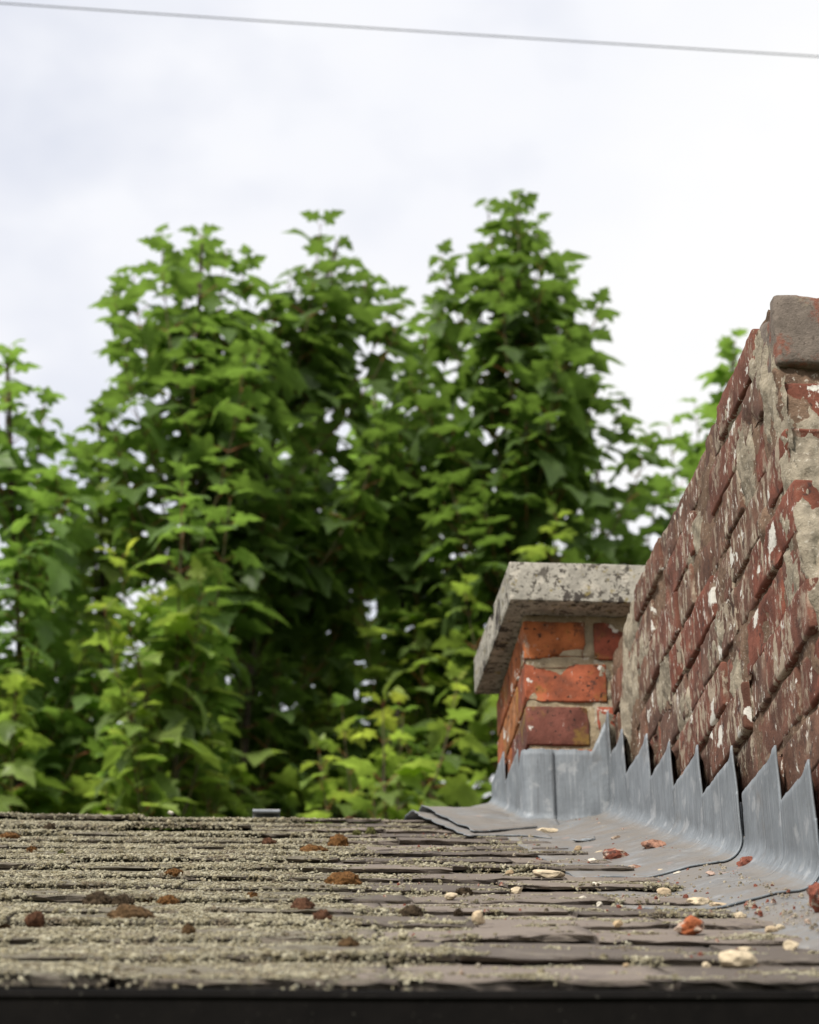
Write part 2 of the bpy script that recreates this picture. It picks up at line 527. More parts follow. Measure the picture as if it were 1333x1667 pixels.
# ---- lichen crust on the slates: tens of thousands of crumbs, one mass
def dome_cloud(P, N, rad, hgt, seg=5):
    """many small irregular domes; P points, N unit normals, rad and hgt arrays"""
    n = len(P)
    up = N / np.linalg.norm(N, axis=1, keepdims=True)
    a = np.cross(up, np.array([0.3, 1.0, 0.2])); a /= np.linalg.norm(a, axis=1, keepdims=True)
    b = np.cross(up, a)
    ph = rng.uniform(0, 6.28, n)
    vs = [P + up * hgt[:, None]]
    for ring, (rr, hh) in enumerate(((0.72, 0.62), (1.0, -0.25))):
        for i in range(seg):
            an = ph + i * 2 * math.pi / seg + ring * 0.5
            rj = rad * rr * rng.uniform(0.5, 1.5, n)
            hj = hgt * (hh + rng.uniform(-0.2, 0.2, n))
            vs.append(P + a * (np.cos(an) * rj)[:, None] + b * (np.sin(an) * rj)[:, None] + up * hj[:, None])
    V = np.stack(vs, 1).reshape(-1, 3)
    m = 1 + 2 * seg
    t = []
    for i in range(seg):
        j = (i + 1) % seg
        t.append((0, 1 + i, 1 + j))
        t.append((1 + i, 1 + seg + i, 1 + seg + j))
        t.append((1 + i, 1 + seg + j, 1 + j))
    t = np.array(t)
    F = (t[None] + (np.arange(n) * m)[:, None, None]).reshape(-1, 3)
    return V, F

def big_mesh(name, V, F, m, smooth=True, tone=None):
    me = bpy.data.meshes.new(name)
    me.vertices.add(len(V)); me.vertices.foreach_set('co', V.astype(np.float32).ravel())
    me.loops.add(len(F) * 3); me.loops.foreach_set('vertex_index', F.astype(np.int32).ravel())
    me.polygons.add(len(F)); me.polygons.foreach_set('loop_start', np.arange(0, len(F) * 3, 3, dtype=np.int32))
    me.polygons.foreach_set('use_smooth', np.full(len(F), smooth))
    me.materials.append(m)
    if tone is not None:
        at = me.attributes.new('tone', 'FLOAT', 'POINT')
        at.data.foreach_set('value', tone.astype(np.float32))
    me.update(); me.validate()
    return me

LP, LN, LR, LH = [], [], [], []
rl = random.Random(5)
for (M, w, th, k, xc, s0) in slates:
    if xc < -0.75: continue
    M3 = M.to_3x3()
    nrm = M3 @ Vector((0, 0, 1)); fr = M3 @ Vector((0, -0.8, 0.6))
    cnt = int(w * G * 118000 * (1.0 if xc > -0.45 else 0.6) * (1.15 if k < 5 else 0.9))
    for _ in range(cnt):
        lx = rl.uniform(-0.5, 0.5) * w
        ly = rl.uniform(-0.014, G + 0.004)
        wx = xc + lx
        d = 0.38 * (1 - sstep(-0.05, 0.25, wx)) - 0.185
        d += 0.75 * fbm((wx * 11, (s0 + ly) * 19, 3.0), 4)
        d += 0.22 * fbm((wx * 60, (s0 + ly) * 60, 7.0), 2)
        if d < -0.03 + 0.14 * rl.random(): continue
        if ly < 0.003:
            if d < 0.02 + 0.1 * rl.random() or (k == 0 and rl.random() < 0.8): continue
            p = M @ Vector((lx, rl.uniform(-0.005, 0.001), -rl.random() * (th + 0.002) + 0.001))
            nn = fr
        else:
            p = M @ Vector((lx, ly, 0)); nn = nrm
        r_ = 0.0008 + 0.0016 * rl.random() ** 2.0 + 0.0008 * max(0, d)
        if rl.random() < 0.03: r_ *= rl.uniform(1.3, 2.2)
        LP.append(p); LN.append(nn); LR.append(r_); LH.append(r_ * rl.uniform(0.3, 0.85))
V, F = dome_cloud(np.array(LP), np.array(LN), np.array(LR) * 1.08, np.array(LH) * 1.05, 4)
tone = np.repeat(np.clip(rng.normal(0.5, 0.22, len(LP)), 0, 1), 9)
lich = obj('lichen_crust', big_mesh('lichen_crust', V, F, M_LICHEN, False, tone), roof)
tag(lich, kind='stuff')
print('lichen crumbs', len(LP))

# ---- gutter along the eave: a box gutter with a rolled front rim, and the fascia behind it
def sweep_x(name, prof, x0, x1, nx, m, closed=True, smooth=True, wob=0.0):
    V, F = [], []
    n = len(prof)
    for i in range(nx + 1):
        x = x0 + (x1 - x0) * i / nx
        for j, (y, z) in enumerate(prof):
            V.append((x, y + wob * fbm((x * 3, j, 0), 2), z + wob * fbm((x * 4, 0, 7), 2)))
    for i in range(nx):
        for j in range(n if closed else n - 1):
            a = i * n + j; b = i * n + (j + 1) % n
            F.append((a, b, b + n, a + n))
    if closed:
        F.append(tuple(range(n))[::-1]); F.append(tuple(nx * n + j for j in range(n)))
    return mesh(name, V, F, [m], smooth)
gy, gz = EAVE_Y - 0.055, EAVE_Z - 0.0185
prof = [(gy, gz), (gy - 0.003, gz - 0.0015), (gy - 0.004, gz - 0.006), (gy - 0.002, gz - 0.0085), (gy - 0.002, gz - 0.060), (gy + 0.004, gz - 0.066),
        (gy + 0.10, gz - 0.066), (gy + 0.103, gz - 0.060), (gy + 0.103, gz - 0.004), (gy + 0.1005, gz - 0.004), (gy + 0.1005, gz - 0.060),
        (gy + 0.004, gz - 0.0625), (gy + 0.001, gz - 0.058), (gy + 0.001, gz - 0.004)]
gut = obj('gutter', sweep_x('gutter', prof, X_LEFT - 0.1, 1.05, 40, M_GUTTER, True, False, 0.0008), house)
obj('fascia', boxmesh('fascia', X_LEFT, WALL_X - 0.006, EAVE_Y + 0.052, EAVE_Y + 0.075, EAVE_Z - 0.16, EAVE_Z - 0.03, M_TIMBER), house)

# ================================================================== bricks
def ticks(l, n, rad):
    e = min(rad, l * 0.2)
    return [-l / 2, -l / 2 + e * 0.45] + [-l / 2 + e + (l - 2 * e) * i / (n - 4) for i in range(n - 3)] + [l / 2 - e * 0.45, l / 2]

def block(lx, ly, lz, nx, ny, nz, rad):
    idx, V, F = {}, [], []
    tx, ty, tz = ticks(lx, nx, rad), ticks(ly, ny, rad), ticks(lz, nz, rad)
    def vid(i, j, k):
        if (i, j, k) not in idx:
            idx[(i, j, k)] = len(V)
            V.append(Vector((tx[i], ty[j], tz[k])))
        return idx[(i, j, k)]
    for i in range(nx):
        for j in range(ny):
            F.append((vid(i, j, 0), vid(i, j + 1, 0), vid(i + 1, j + 1, 0), vid(i + 1, j, 0)))
            F.append((vid(i, j, nz), vid(i + 1, j, nz), vid(i + 1, j + 1, nz), vid(i, j + 1, nz)))
    for i in range(nx):
        for k in range(nz):
            F.append((vid(i, 0, k), vid(i + 1, 0, k), vid(i + 1, 0, k + 1), vid(i, 0, k + 1)))
            F.append((vid(i, ny, k), vid(i, ny, k + 1), vid(i + 1, ny, k + 1), vid(i + 1, ny, k)))
    for j in range(ny):
        for k in range(nz):
            F.append((vid(0, j, k), vid(0, j, k + 1), vid(0, j + 1, k + 1), vid(0, j + 1, k)))
            F.append((vid(nx, j, k), vid(nx, j + 1, k), vid(nx, j + 1, k + 1), vid(nx, j, k + 1)))
    return V, F

def rough_block(lx, ly, lz, seed, rad=0.006, amp=0.003, res=0.012, fine=0.0012, freq=22.0):
    nx, ny, nz = (max(3, round(l / res)) + 4 for l in (lx, ly, lz))
    V, F = block(lx, ly, lz, nx, ny, nz, rad)
    h = Vector((lx / 2 - rad, ly / 2 - rad, lz / 2 - rad))
    out = []
    for p in V:
        q = Vector((max(-h.x, min(h.x, p.x)), max(-h.y, min(h.y, p.y)), max(-h.z, min(h.z, p.z))))
        d = p - q
        if d.length > 1e-9:
            d.normalize()
            p = q + d * rad
        else:
            a_ = (abs(p.x) / lx, abs(p.y) / ly, abs(p.z) / lz)
            d = Vector((0, 0, 0)); m_ = a_.index(max(a_)); d[m_] = math.copysign(1, p[m_])
        s = Vector((p.x * freq + seed, p.y * freq, p.z * freq + seed * 1.7))
        p = p + d * (amp * fbm(s, 3) + fine * fbm(s * 5.1, 2))
        # hollow spalls
        sp = fbm(s * 0.55 + Vector((9, 3, 1)), 2)
        if sp > 0.45: p = p - d * min(0.006, (sp - 0.45) * 0.03)
        out.append(p)
    return out, F

def brick(parent, x0, x1, y0, y1, z0, z1, m, col, seed, rad=0.006, amp=0.0028, tw=0.01):
    V, F = rough_block(x1 - x0, y1 - y0, z1 - z0, seed, rad, amp)
    M = Matrix.Translation(((x0 + x1) / 2, (y0 + y1) / 2, (z0 + z1) / 2 + CAM_Z)) @ Matrix.Rotation(tw * rb.gauss(0, 1), 4, 'Z') @ Matrix.Rotation(tw * 0.5 * rb.gauss(0, 1), 4, 'X')
    return obj('brick', mesh('brick', V, F, [m], True), parent, M, col)

# ---- raked brick wall on the right: its long face runs up the roof, its worn end faces us
rb = random.Random(3)
wall = empty('brick_wall', (WALL_X + 0.11, 2.6, 0))
tag(wall, 'old dark red brick wall with flaking whitewash rising at the right', 'wall')
TOP, PITCH = 1.232, 0.064
def end_y(z):
    return 2.135 - 0.20 * (1.225 - z)
Y_FAR = 3.296
WX2 = WALL_X + 0.215

cols = [(0.155, 0.064, 0.044), (0.14, 0.066, 0.045), (0.135, 0.071, 0.048), (0.165, 0.058, 0.038), (0.12, 0.066, 0.048), (0.15, 0.08, 0.055), (0.175, 0.058, 0.037)]
for k in range(0, 13):
    z1 = TOP - k * PITCH - 0.0026
    z0 = TOP - (k + 1) * PITCH + 0.0026
    zc = (z0 + z1) / 2
    y = end_y(zc)
    first = True
    j = 0
    while y < Y_FAR - 0.03:
        ln = 0.213 if (j + k) % 2 == 0 else 0.103
        ln *= rb.uniform(0.96, 1.03)
        y1 = min(y + ln, Y_FAR)
        if k == 0 and y > 2.98: break
        if k <= 1 and first:
            y += 0.066; first = False; continue
        if z1 > roof_z(y1) - CAM_Z - 0.01:
            jx = rb.gauss(0, 0.0028)
            dz = rb.gauss(0, 0.0016)
            cut = 0.0
            if k == 0:
                cut = rb.uniform(0.0, 0.014) 
            dpt = 0.215 if (first and ln < 0.15) else 0.103
            brick(wall, WALL_X + jx, WALL_X + dpt, y + 0.003, y1 - 0.003, z0 + dz, z1 + dz - cut, M_BRICK, rb.choice(cols), rb.random() * 90, 0.0038, 0.0016, 0.008)
            if first and ln > 0.15:
                brick(wall, WALL_X + 0.112, WX2, y + rb.uniform(0.0, 0.012), y + 0.2, z0 + dz, z1 + dz - cut, M_BRICK, rb.choice(cols), rb.random() * 90, 0.005, 0.002)
        first = False
        y = y1
        j += 1
# the loose end brick bedded on top of the wall's end
o = brick(wall, WALL_X + 0.001, WX2 - 0.006, 2.106, 2.184, TOP - 0.105, TOP - 0.015, M_END, (0.17, 0.14, 0.115), 4.2, 0.006, 0.0022, 0.0)
o['label'] = 'grey lichened end brick on top of the wall'

# mortar body: recessed behind the brick faces, smeared proud here and there
def mortar_body(parent, m):
    V, F = [], []
    ny, nz = 150, 100
    zb, zt = 0.30, TOP - 0.018
    def side(i, j):
        z = zb + (zt - zb) * j / nz
        y = end_y(z) + 0.006 + (Y_FAR - end_y(z) - 0.006) * i / ny
        x = WALL_X + 0.0042 - 0.0055 * fbm((y * 14, z * 14, 1), 4) - 0.002 * fbm((y * 55, z * 55, 4), 2)
        return (x, y, z + CAM_Z)
    q = nz + 1
    for i in range(ny + 1):
        for j in range(nz + 1):
            V.append(side(i, j))
    for i in range(ny):
        for j in range(nz):
            a = i * q + j
            F.append((a, a + 1, a + q + 1, a + q))
    # end face
    nx = 26
    b0 = len(V)
    for i in range(nx + 1):
        for j in range(nz + 1):
            z = zb + (zt - zb) * j / nz
            x = WALL_X + 0.0055 + (WX2 - WALL_X - 0.01) * i / nx
            y = end_y(z) + 0.009 - 0.005 * fbm((x * 16, z * 16, 8), 4) - 0.002 * fbm((x * 55, z * 55, 2), 2)
            if i == 0:
                x, y, _ = V[j]
            V.append((x, y, z + CAM_Z))
    for i in range(nx):
        for j in range(nz):
            a = b0 + i * q + j
            F.append((a, a + q, a + q + 1, a + 1))
    # top, back and base
    c0 = len(V)
    xa, xb = WALL_X + 0.012, WX2 - 0.006
    for (x, y, z) in ((xa, end_y(zt) + 0.012, zt), (xb, end_y(zt) + 0.012, zt), (xb, Y_FAR, zt), (xa, Y_FAR, zt)):
        V.append((x, y, z + CAM_Z - 0.003))
    F.append((c0, c0 + 1, c0 + 2, c0 + 3))
    d0 = len(V)
    for (y, z) in ((end_y(zt) + 0.012, zt), (Y_FAR, zt), (Y_FAR, zb), (end_y(zb) + 0.012, zb)):
        V.append((xb, y, z + CAM_Z))
    F.append((d0, d0 + 3, d0 + 2, d0 + 1))
    return obj('mortar', mesh('mortar', V, F, [m], True), parent)
mortar_body(wall, M_MORTAR)
obj('wall_base', boxmesh('wall_base', WALL_X + 0.012, WX2 - 0.008, 1.75, 5.2, 0, CAM_Z + 0.32, M_WALL), wall)

def smear(parent, o_, ux, uz, w, h, th, seed, m, name='mortar_smear', full=0.36, wrap=False):
    """a thin ragged lick of mortar on a face; where its skin dips below the face the brick shows through"""
    ux, uz, o_ = Vector(ux), Vector(uz), Vector(o_)
    nn = ux.cross(uz).normalized()
    na, nb = max(10, int(w * 1.5 / 0.0035)), max(10, int(h * 1.5 / 0.0045))
    V, F, H_ = [], [], []
    for i in range(na + 1):
        for j in range(nb + 1):
            u, v_ = (i / na * 2 - 1) * 1.5, (j / nb * 2 - 1) * 1.5
            x, z = u * w / 2, v_ * h / 2
            f_ = fbm((x * 38 + seed, z * 26, seed), 4)
            g_ = fbm((x * 130 + seed, z * 110, 3.0), 3)
            hh = th * (full - 0.62 * (u * u + v_ * v_) + 0.9 * f_ + 0.35 * g_)
            hh = max(-0.007, min(th, hh))
            p = o_ + ux * x + uz * z
            over = WALL_X + 0.004 - p.x if wrap else 0.0
            H_.append(hh)
            if over > 0:                      # fold round the corner on to the long face
                p = Vector((WALL_X + 0.001, p.y + over, p.z)) + Vector((-1, -0.3 * max(0, 1 - over / 0.006), 0)) * hh
            else:
                p = p + nn * hh
            V.append(p)
    q = nb + 1
    for i in range(na):
        for j in range(nb):
            a = i * q + j
            F.append((a, a + q, a + q + 1, a + 1))
    F = [f_ for f_ in F if max(H_[k_] for k_ in f_) > -0.0045]
    return obj(name, mesh(name, V, F, [m], True), parent)

YA, ZA = Vector((0, -1, 0)), Vector((0, 0.0, 1))
for (y, z, w, h, th, m) in ((2.30, 1.10, 0.06, 0.10, 0.006, M_PALE), (2.52, 0.95, 0.10, 0.05, 0.006, M_PALE), (2.62, 1.12, 0.10, 0.045, 0.005, M_PALE),
                            (2.85, 1.02, 0.14, 0.06, 0.005, M_PALE), (3.02, 1.13, 0.12, 0.06, 0.005, M_PALE), (2.42, 0.86, 0.05, 0.07, 0.007, M_PALE),
                            (2.22, 0.97, 0.07, 0.05, 0.006, M_MORTAR), (2.75, 0.93, 0.09, 0.04, 0.005, M_PALE), (3.2, 1.07, 0.05, 0.12, 0.006, M_PALE),
                            (2.20, 1.17, 0.06, 0.07, 0.007, M_PALE), (2.36, 1.19, 0.09, 0.04, 0.006, M_PALE), (2.13, 0.86, 0.05, 0.09, 0.006, M_PALE),
                            (2.125, 0.99, 0.05, 0.16, 0.006, M_PALE), (2.16, 1.12, 0.06, 0.10, 0.006, M_PALE), (3.08, 1.19, 0.16, 0.05, 0.004, M_PALE), (3.15, 1.12, 0.10, 0.09, 0.004, M_PALE)):
    smear(wall, (WALL_X - 0.0005, y, z + CAM_Z), YA, ZA, w, h, th, y * 7 + z * 3, m)
# long pale lick running down the broken corner
XA = Vector((1, 0, 0)); ZE = Vector((0, 0.20, 1)).normalized()
for (x, z, w, h, th, m) in ((WALL_X + 0.016, 0.93, 0.055, 0.34, 0.008, M_PALE), (WALL_X + 0.014, 1.09, 0.045, 0.15, 0.006, M_MORTAR), (WALL_X + 0.036, 0.86, 0.05, 0.28, 0.007, M_PALE),
                            (WALL_X + 0.075, 1.165, 0.06, 0.03, 0.006, M_PALE)):
    smear(wall, (x, end_y(z) + 0.002, z + CAM_Z), XA, ZE, w, h, th, x * 9 + z * 5, m, 'mortar_smear', 0.32, True)

# ---- brick pier with its cap slab, standing on the ridge
pier = empty('brick_pier', (0.6, 3.5, 0))
tag(pier, 'short orange brick pier under an overhanging lichened stone cap', 'pier')
PX, PY = 0.428, 3.300
PX2, PY2 = 0.83, 3.72
pc = {0: (0.33, 0.105, 0.038), 1: (0.28, 0.08, 0.04), 2: (0.135, 0.05, 0.037), 3: (0.3, 0.08, 0.035)}
for r_ in range(6):
    z1 = 1.2725 - r_ * 0.0735
    z0 = z1 - 0.0655
    c_ = pc[min(r_, 3)]
    if r_ % 2 == 0:
        brick(pier, PX, PX + 0.103, PY, PY + 0.212, z0, z1, M_PIER, c_, 3 + r_ * 7.1, 0.0026, 0.0009, 0.004)
        brick(pier, PX, PX + 0.103, PY + 0.222, PY2, z0, z1, M_PIER, (0.31, 0.10, 0.04), 8 + r_ * 3.3, 0.0026, 0.0009, 0.004)
        brick(pier, PX + 0.117, PX2, PY, PY + 0.103, z0, z1, M_PIER, (0.27, 0.072, 0.042), 5 + r_ * 5.7, 0.0026, 0.0009, 0.004)
    else:
        brick(pier, PX, PX + 0.135, PY, PY + 0.103, z0, z1, M_PIER, c_, 4 + r_ * 6.3, 0.0026, 0.0009, 0.004)
        brick(pier, PX + 0.147, PX2, PY, PY + 0.103, z0, z1, M_PIER, (0.3, 0.08, 0.04), 6 + r_ * 2.9, 0.0026, 0.0009, 0.004)
        brick(pier, PX, PX + 0.103, PY + 0.115, PY + 0.325, z0, z1, M_PIER, (0.30, 0.12, 0.045), 9 + r_ * 4.1, 0.0026, 0.0009, 0.004)
        brick(pier, PX, PX + 0.103, PY + 0.335, PY2, z0, z1, M_PIER, (0.31, 0.10, 0.04), 2 + r_ * 3.7, 0.0026, 0.0009, 0.004)
V, F = rough_block(PX2 - PX - 0.009, PY2 - PY - 0.009, 0.56, 1.3, 0.003, 0.0014, 0.010, 0.0008)
obj('mortar', mesh('mortar', V, F, [M_BED], True), pier, Matrix.Translation(((PX + PX2) / 2, (PY + PY2) / 2, CAM_Z + 0.997)))
obj('pier_base', boxmesh('pier_base', PX + 0.01, PX2 - 0.01, PY + 0.012, PY2 - 0.01, 0, CAM_Z + 0.75, M_WALL), pier)
smear(pier, (0.556, PY - 0.001, CAM_Z + 1.10), XA, ZA, 0.03, 0.16, 0.008, 3.3, M_PALE)
V, F = rough_block(0.46, 0.47, 0.0675, 2.2, 0.0022, 0.0005, 0.012, 0.0004)
RC = Matrix.Rotation(R(1.6), 4, 'Z')
cap = obj('cap_slab', mesh('cap_slab', V, F, [M_CAP], True), pier, Matrix.Translation((0.6235, 3.474, CAM_Z + 1.3175)) @ RC)
V, F = rough_block(0.40, 0.40, 0.016, 7.2, 0.004, 0.003, 0.010, 0.001)
obj('mortar_bed', mesh('mortar_bed', V, F, [M_BED], True), pier, Matrix.Translation((0.6315, 3.502, CAM_Z + 1.277)))

# ================================================================== lead
YK = [3.262, 3.134, 2.938, 2.775, 2.595, 2.395, 2.209, 2.07, 1.88, 1.72]
HK = [1.105, 1.035, 0.962, 0.898, 0.835, 0.770, 0.712, 0.652, 0.588, 0.524]
def lead_h(x):
    return -0.009 + 0.019 * sstep(0.43, 0.53, x)
def tooth(y):
    for k_, yk in enumerate(YK):
        if y >= yk: return k_
    return len(YK) - 1

def solid(o, th=0.0022):
    md = o.modifiers.new('thickness', 'SOLIDIFY')
    md.thickness = th
    md.offset = -1
    return o

def lead_strip(parent, ya, yb, off, seed, lap=9.9):
    """one sheet: flat on the roof, rounded fold, upstand cut in teeth; each tooth is its own strip of the sheet"""
    V, F = [], []
    nf, na, nu = 10, 9, 14
    rad = 0.036
    q = nf + na + nu + 1
    edges = [ya] + sorted(yk for yk in YK if ya + 0.004 < yk < yb - 0.004) + [yb]
    for e0, e1 in zip(edges[:-1], edges[1:]):
        k_ = tooth((e0 + e1) / 2)
        yk = e0
        m_ = max(4, int((e1 - e0) / 0.006))
        ys = [e0 + (e1 + (0.0015 if e1 < yb else 0) - e0) * i / m_ for i in range(m_ + 1)]
        b0 = len(V)
        for y in ys:
            ztop = (HK[k_] if y < lap else HK[min(k_ + 1, 9)] - 0.01) + CAM_Z + 0.002 * fbm((y * 40, seed, 0), 3)
            znotch = HK[min(k_ + 1, 9)] + CAM_Z
            z0 = roof_z(y)
            x_arc = WALL_X - 0.0085 - rad
            near = 0.5 * max(0.0, 1 - (y - ya) / 0.02)                # free near edge lifts a little
            rip = 0.0016 * fbm((y * 34 + seed, 1, 0), 3)
            for i in range(nf):
                x = 0.36 + (x_arc - 0.36) * i / nf
                V.append((x, y + 0.006 * fbm((x * 18, seed, y), 2) * near, z0 + lead_h(x) + off + 0.0018 * fbm((x * 20, y * 20, 1.0), 3) + 0.002 * near))
            hb = lead_h(x_arc)
            for i in range(na):
                a = i / na * math.pi / 2
                wv = rip * math.sin(a * 1.0 + 0.6)
                V.append((x_arc + rad * math.sin(a) - off * math.sin(a) + wv - 0.003 * near * math.sin(a), y, z0 + hb + rad * (1 - math.cos(a)) + off * math.cos(a) + 0.003 * near * math.cos(a) - wv))
            zb = z0 + hb + rad
            for i in range(nu + 1):
                f_ = i / nu
                z = zb + (ztop - zb) * f_
                hi = sstep(znotch - 0.004, znotch + 0.05, z)
                flare = 0.0016 * math.exp(-max(0.0, y - yk) / 0.03) * hi * (0.6 + 0.6 * abs(fbm((k_ * 3.1, seed, 0), 1)))
                x = WALL_X - 0.0085 - off - flare - 0.003 * near + 0.0015 * fbm((y * 18, z * 9, seed), 3) + rip * (1 - f_) * 0.7
                if i == nu: x += (WALL_X + 0.003 - x) * sstep(0.008, 0.07, y - yk)
                V.append((x, y, z))
        for i in range(m_):
            for j in range(q - 1):
                a = b0 + i * q + j
                F.append((a + q, a + q + 1, a + 1, a))
    return solid(obj('lead_sheet', mesh('lead_sheet', V, F, [M_LEAD], True), parent))

flash = empty('step_flashing', (WALL_X - 0.03, 2.6, roof_z(2.6)))
tag(flash, 'grey lead step flashing cut in saw teeth along the brick wall', 'flashing')
lead_strip(flash, 2.388, 3.288, 0.0050, 1.0)
lead_strip(flash, 2.062, 2.50, 0.0026, 2.0, 2.385)
lead_strip(flash, 1.70, 2.18, 0.0, 3.0, 2.06)

# ---- flashing round the pier: an apron on its front, a corner piece and a side piece with one tooth
pf = empty('pier_flashing', (PX + 0.05, PY, roof_z(PY)))
tag(pf, 'grey lead apron folded round the foot of the orange brick pier', 'flashing')

def apron(parent, path, top, off, seed, flat=0.10, rad=0.02, name='lead_apron'):
    """path: list of (x, y, nx, ny) along the pier foot; sheet lies on the roof outwards, folds and climbs to top(i)"""
    V, F = [], []
    nf, na, nu = 7, 7, 10
    for i, (x, y, nx, ny) in enumerate(path):
        row = []
        base = 0.011 + off
        for j in range(nf):
            d = (flat + rad) - flat * j / nf
            px, py = x + nx * d, y + ny * d
            row.append((px, py, roof_z(py) - 0.004 + 0.012 * (j / nf) + off * 0.6 + 0.0012 * fbm((px * 20, py * 20, seed), 3)))
        y_f = y + ny * rad
        z0 = roof_z(y_f) + 0.008 + off * 0.6
        for j in range(na):
            a = j / na * math.pi / 2
            d = rad * (1 - math.sin(a)) + off * math.sin(a)
            row.append((x + nx * d, y + ny * d, z0 + rad * (1 - math.cos(a))))
        zb = z0 + rad
        zt = top(i)
        for j in range(nu + 1):
            f_ = j / nu
            w = off + 0.0012 * fbm((x * 25 + y * 25, f_ * 2, seed), 3)
            row.append((x + nx * w, y + ny * w, zb + (zt - zb) * f_))
        V += row
    q = nf + na + nu + 1
    for i in range(len(path) - 1):
        for j in range(q - 1):
            a = i * q + j
            F.append((a, a + q, a + q + 1, a + 1))
    return solid(obj(name, mesh(name, V, F, [M_LEAD], True), parent), 0.002)

n = 26
path = [(0.452 + (0.560 - 0.452) * i / n, PY - 0.006, 0, -1) for i in range(n + 1)]
apron(pf, path, lambda i: CAM_Z + 1.050 + (0.004 * fbm((i * 0.3, 2, 1), 2)) + (0.05 * sstep(0.72, 1.0, i / n)), 0.0, 1.0)
# corner piece: front strip, rounded corner, then back along the left side
path = []
for i in range(8):
    path.append((0.468 - 0.036 * i / 7, PY - 0.006, 0, -1))
for i in range(1, 7):
    a = i / 7 * math.pi / 2
    path.append((PX + 0.002 - 0.006 * math.sin(a) + 0.0, PY - 0.004 - 0.002 * math.cos(a) + 0.004 * (i / 7), -math.sin(a), -math.cos(a)))
for i in range(6):
    path.append((PX - 0.005, PY + 0.004 + 0.05 * i / 5, -1, 0))
apron(pf, path, lambda i: CAM_Z + 1.049 + 0.003 * fbm((i * 0.4, 6, 1), 2) - 0.016 * sstep(13, 19, i), 0.003, 2.0, 0.05, 0.018, 'lead_corner')
ns = 50
path = [(PX - 0.005, PY + 0.062 + 0.40 * i / ns, -1, 0) for i in range(ns + 1)]
apron(pf, path, lambda i: CAM_Z + 1.072 + 0.003 * fbm((i * 0.3, 9, 1), 2) + (0.06 if i > 24 else 0.0), 0.001, 3.0, 0.05, 0.018, 'lead_side')

# ---- torn lead sheet lying over the ridge beside the pier
torn = empty('torn_lead_sheet', (0.36, 3.2, roof_z(3.2)))
tag(torn, 'torn dusty lead sheet curling up over the ridge left of the pier', 'lead sheet')
def torn_sheet(name, xl, xr, y0, y1, h0, h1, curl, seed, front):
    nx, ny = 44, 22
    V, F = [], []
    for i in range(nx + 1):
        for j in range(ny + 1):
            u, w = i / nx, j / ny
            y = y0 + front(u) + (y1 - y0 - front(u)) * w
            xe = xl + 0.055 * (1 - w) + 0.010 * fbm((w * 5 + seed, 1, 0), 3) + 0.004 * fbm((w * 24, seed, 0), 2)
            x = xe + (xr - xe) * u
            cu_ = math.exp(-u / 0.05)
            h = h0 + (h1 - h0) * sstep(0.0, 1.0, w) + curl * cu_ * (0.3 + 0.7 * w) + 0.0022 * fbm((x * 20, y * 12, seed), 3)
            h *= 1 - 0.55 * sstep(0.6, 1.0, u) * w
            zz = roof_z(min(y, RIDGE_Y)) - max(0, y - RIDGE_Y) * 0.4
            V.append((x, y, zz + h))
    q = ny + 1
    for i in range(nx):
        for j in range(ny):
            a = i * q + j
            F.append((a, a + q, a + q + 1, a + 1))
    return solid(obj(name, mesh(name, V, F, [M_LEAD], True), torn), 0.0018)
torn_sheet('upper_layer', 0.262, 0.424, 3.10, 3.58, 0.006, 0.020, 0.003, 1.7, lambda u: 0.006 * fbm((u * 6, 3, 1), 2) - 0.02 + 0.10 * u)
torn_sheet('lower_layer', 0.246, 0.424, 3.02, 3.54, 0.0015, 0.0095, 0.004, 4.4, lambda u: 0.03 * math.sin(u * 3.0) + 0.01 * fbm((u * 7, 9, 1), 2))

# small roll of lead on the ridge
V, F = [], []
nsg, nl = 14, 16
for i in range(nl + 1):
    x = -0.012 + 0.045 * i / nl
    for j in range(nsg + 1):
        a = -0.9 + 4.6 * j / nsg
        r_ = 0.0075 - 0.0012 * j / nsg + 0.0004 * fbm((x * 90, j, 0), 2)
        V.append((x, RIDGE_Y - 0.06 + 0.018 * math.cos(a), roof_z(RIDGE_Y - 0.06) + 0.007 + r_ * math.sin(a)))
q = nsg + 1
for i in range(nl):
    for j in range(nsg):
        a = i * q + j
        F.append((a, a + 1, a + q + 1, a + q))
o = solid(obj('lead_roll', mesh('lead_roll', V, F, [M_LEAD], True)), 0.002)
tag(o, 'short grey roll of lead on the ridge left of centre', 'lead roll')

# ================================================================== debris and moss on the roof
def surface_h(x, s):
    if x > slate_end(s) - 0.01:
        return lead_h(x) + 0.004
    u = (s % G) / G
    return -0.0048 * u

def rubble(seed, lx, ly, lz, jag):
    bm = bmesh.new()
    bmesh.ops.create_icosphere(bm, subdivisions=3, radius=0.5)
    planes = []
    r_ = random.Random(seed)
    for _ in range(9):
        d = Vector((r_.gauss(0, 1), r_.gauss(0, 1), r_.gauss(0, 1))).normalized()
        planes.append((d, r_.uniform(0.26, 0.42)))
    for v in bm.verts:
        p = v.co
        for d, c_ in planes:
            e = p.dot(d) - c_
            if e > 0: p = p - d * e * 0.97
        p = p * (1 + jag * fbm((p.x * 4 + seed, p.y * 4, p.z * 4), 3))
        v.co = Vector((p.x * lx * 1.2, p.y * ly * 1.2, p.z * lz * 1.2))
    me = bpy.data.meshes.new('rubble')
    bm.to_mesh(me); bm.free()
    return me

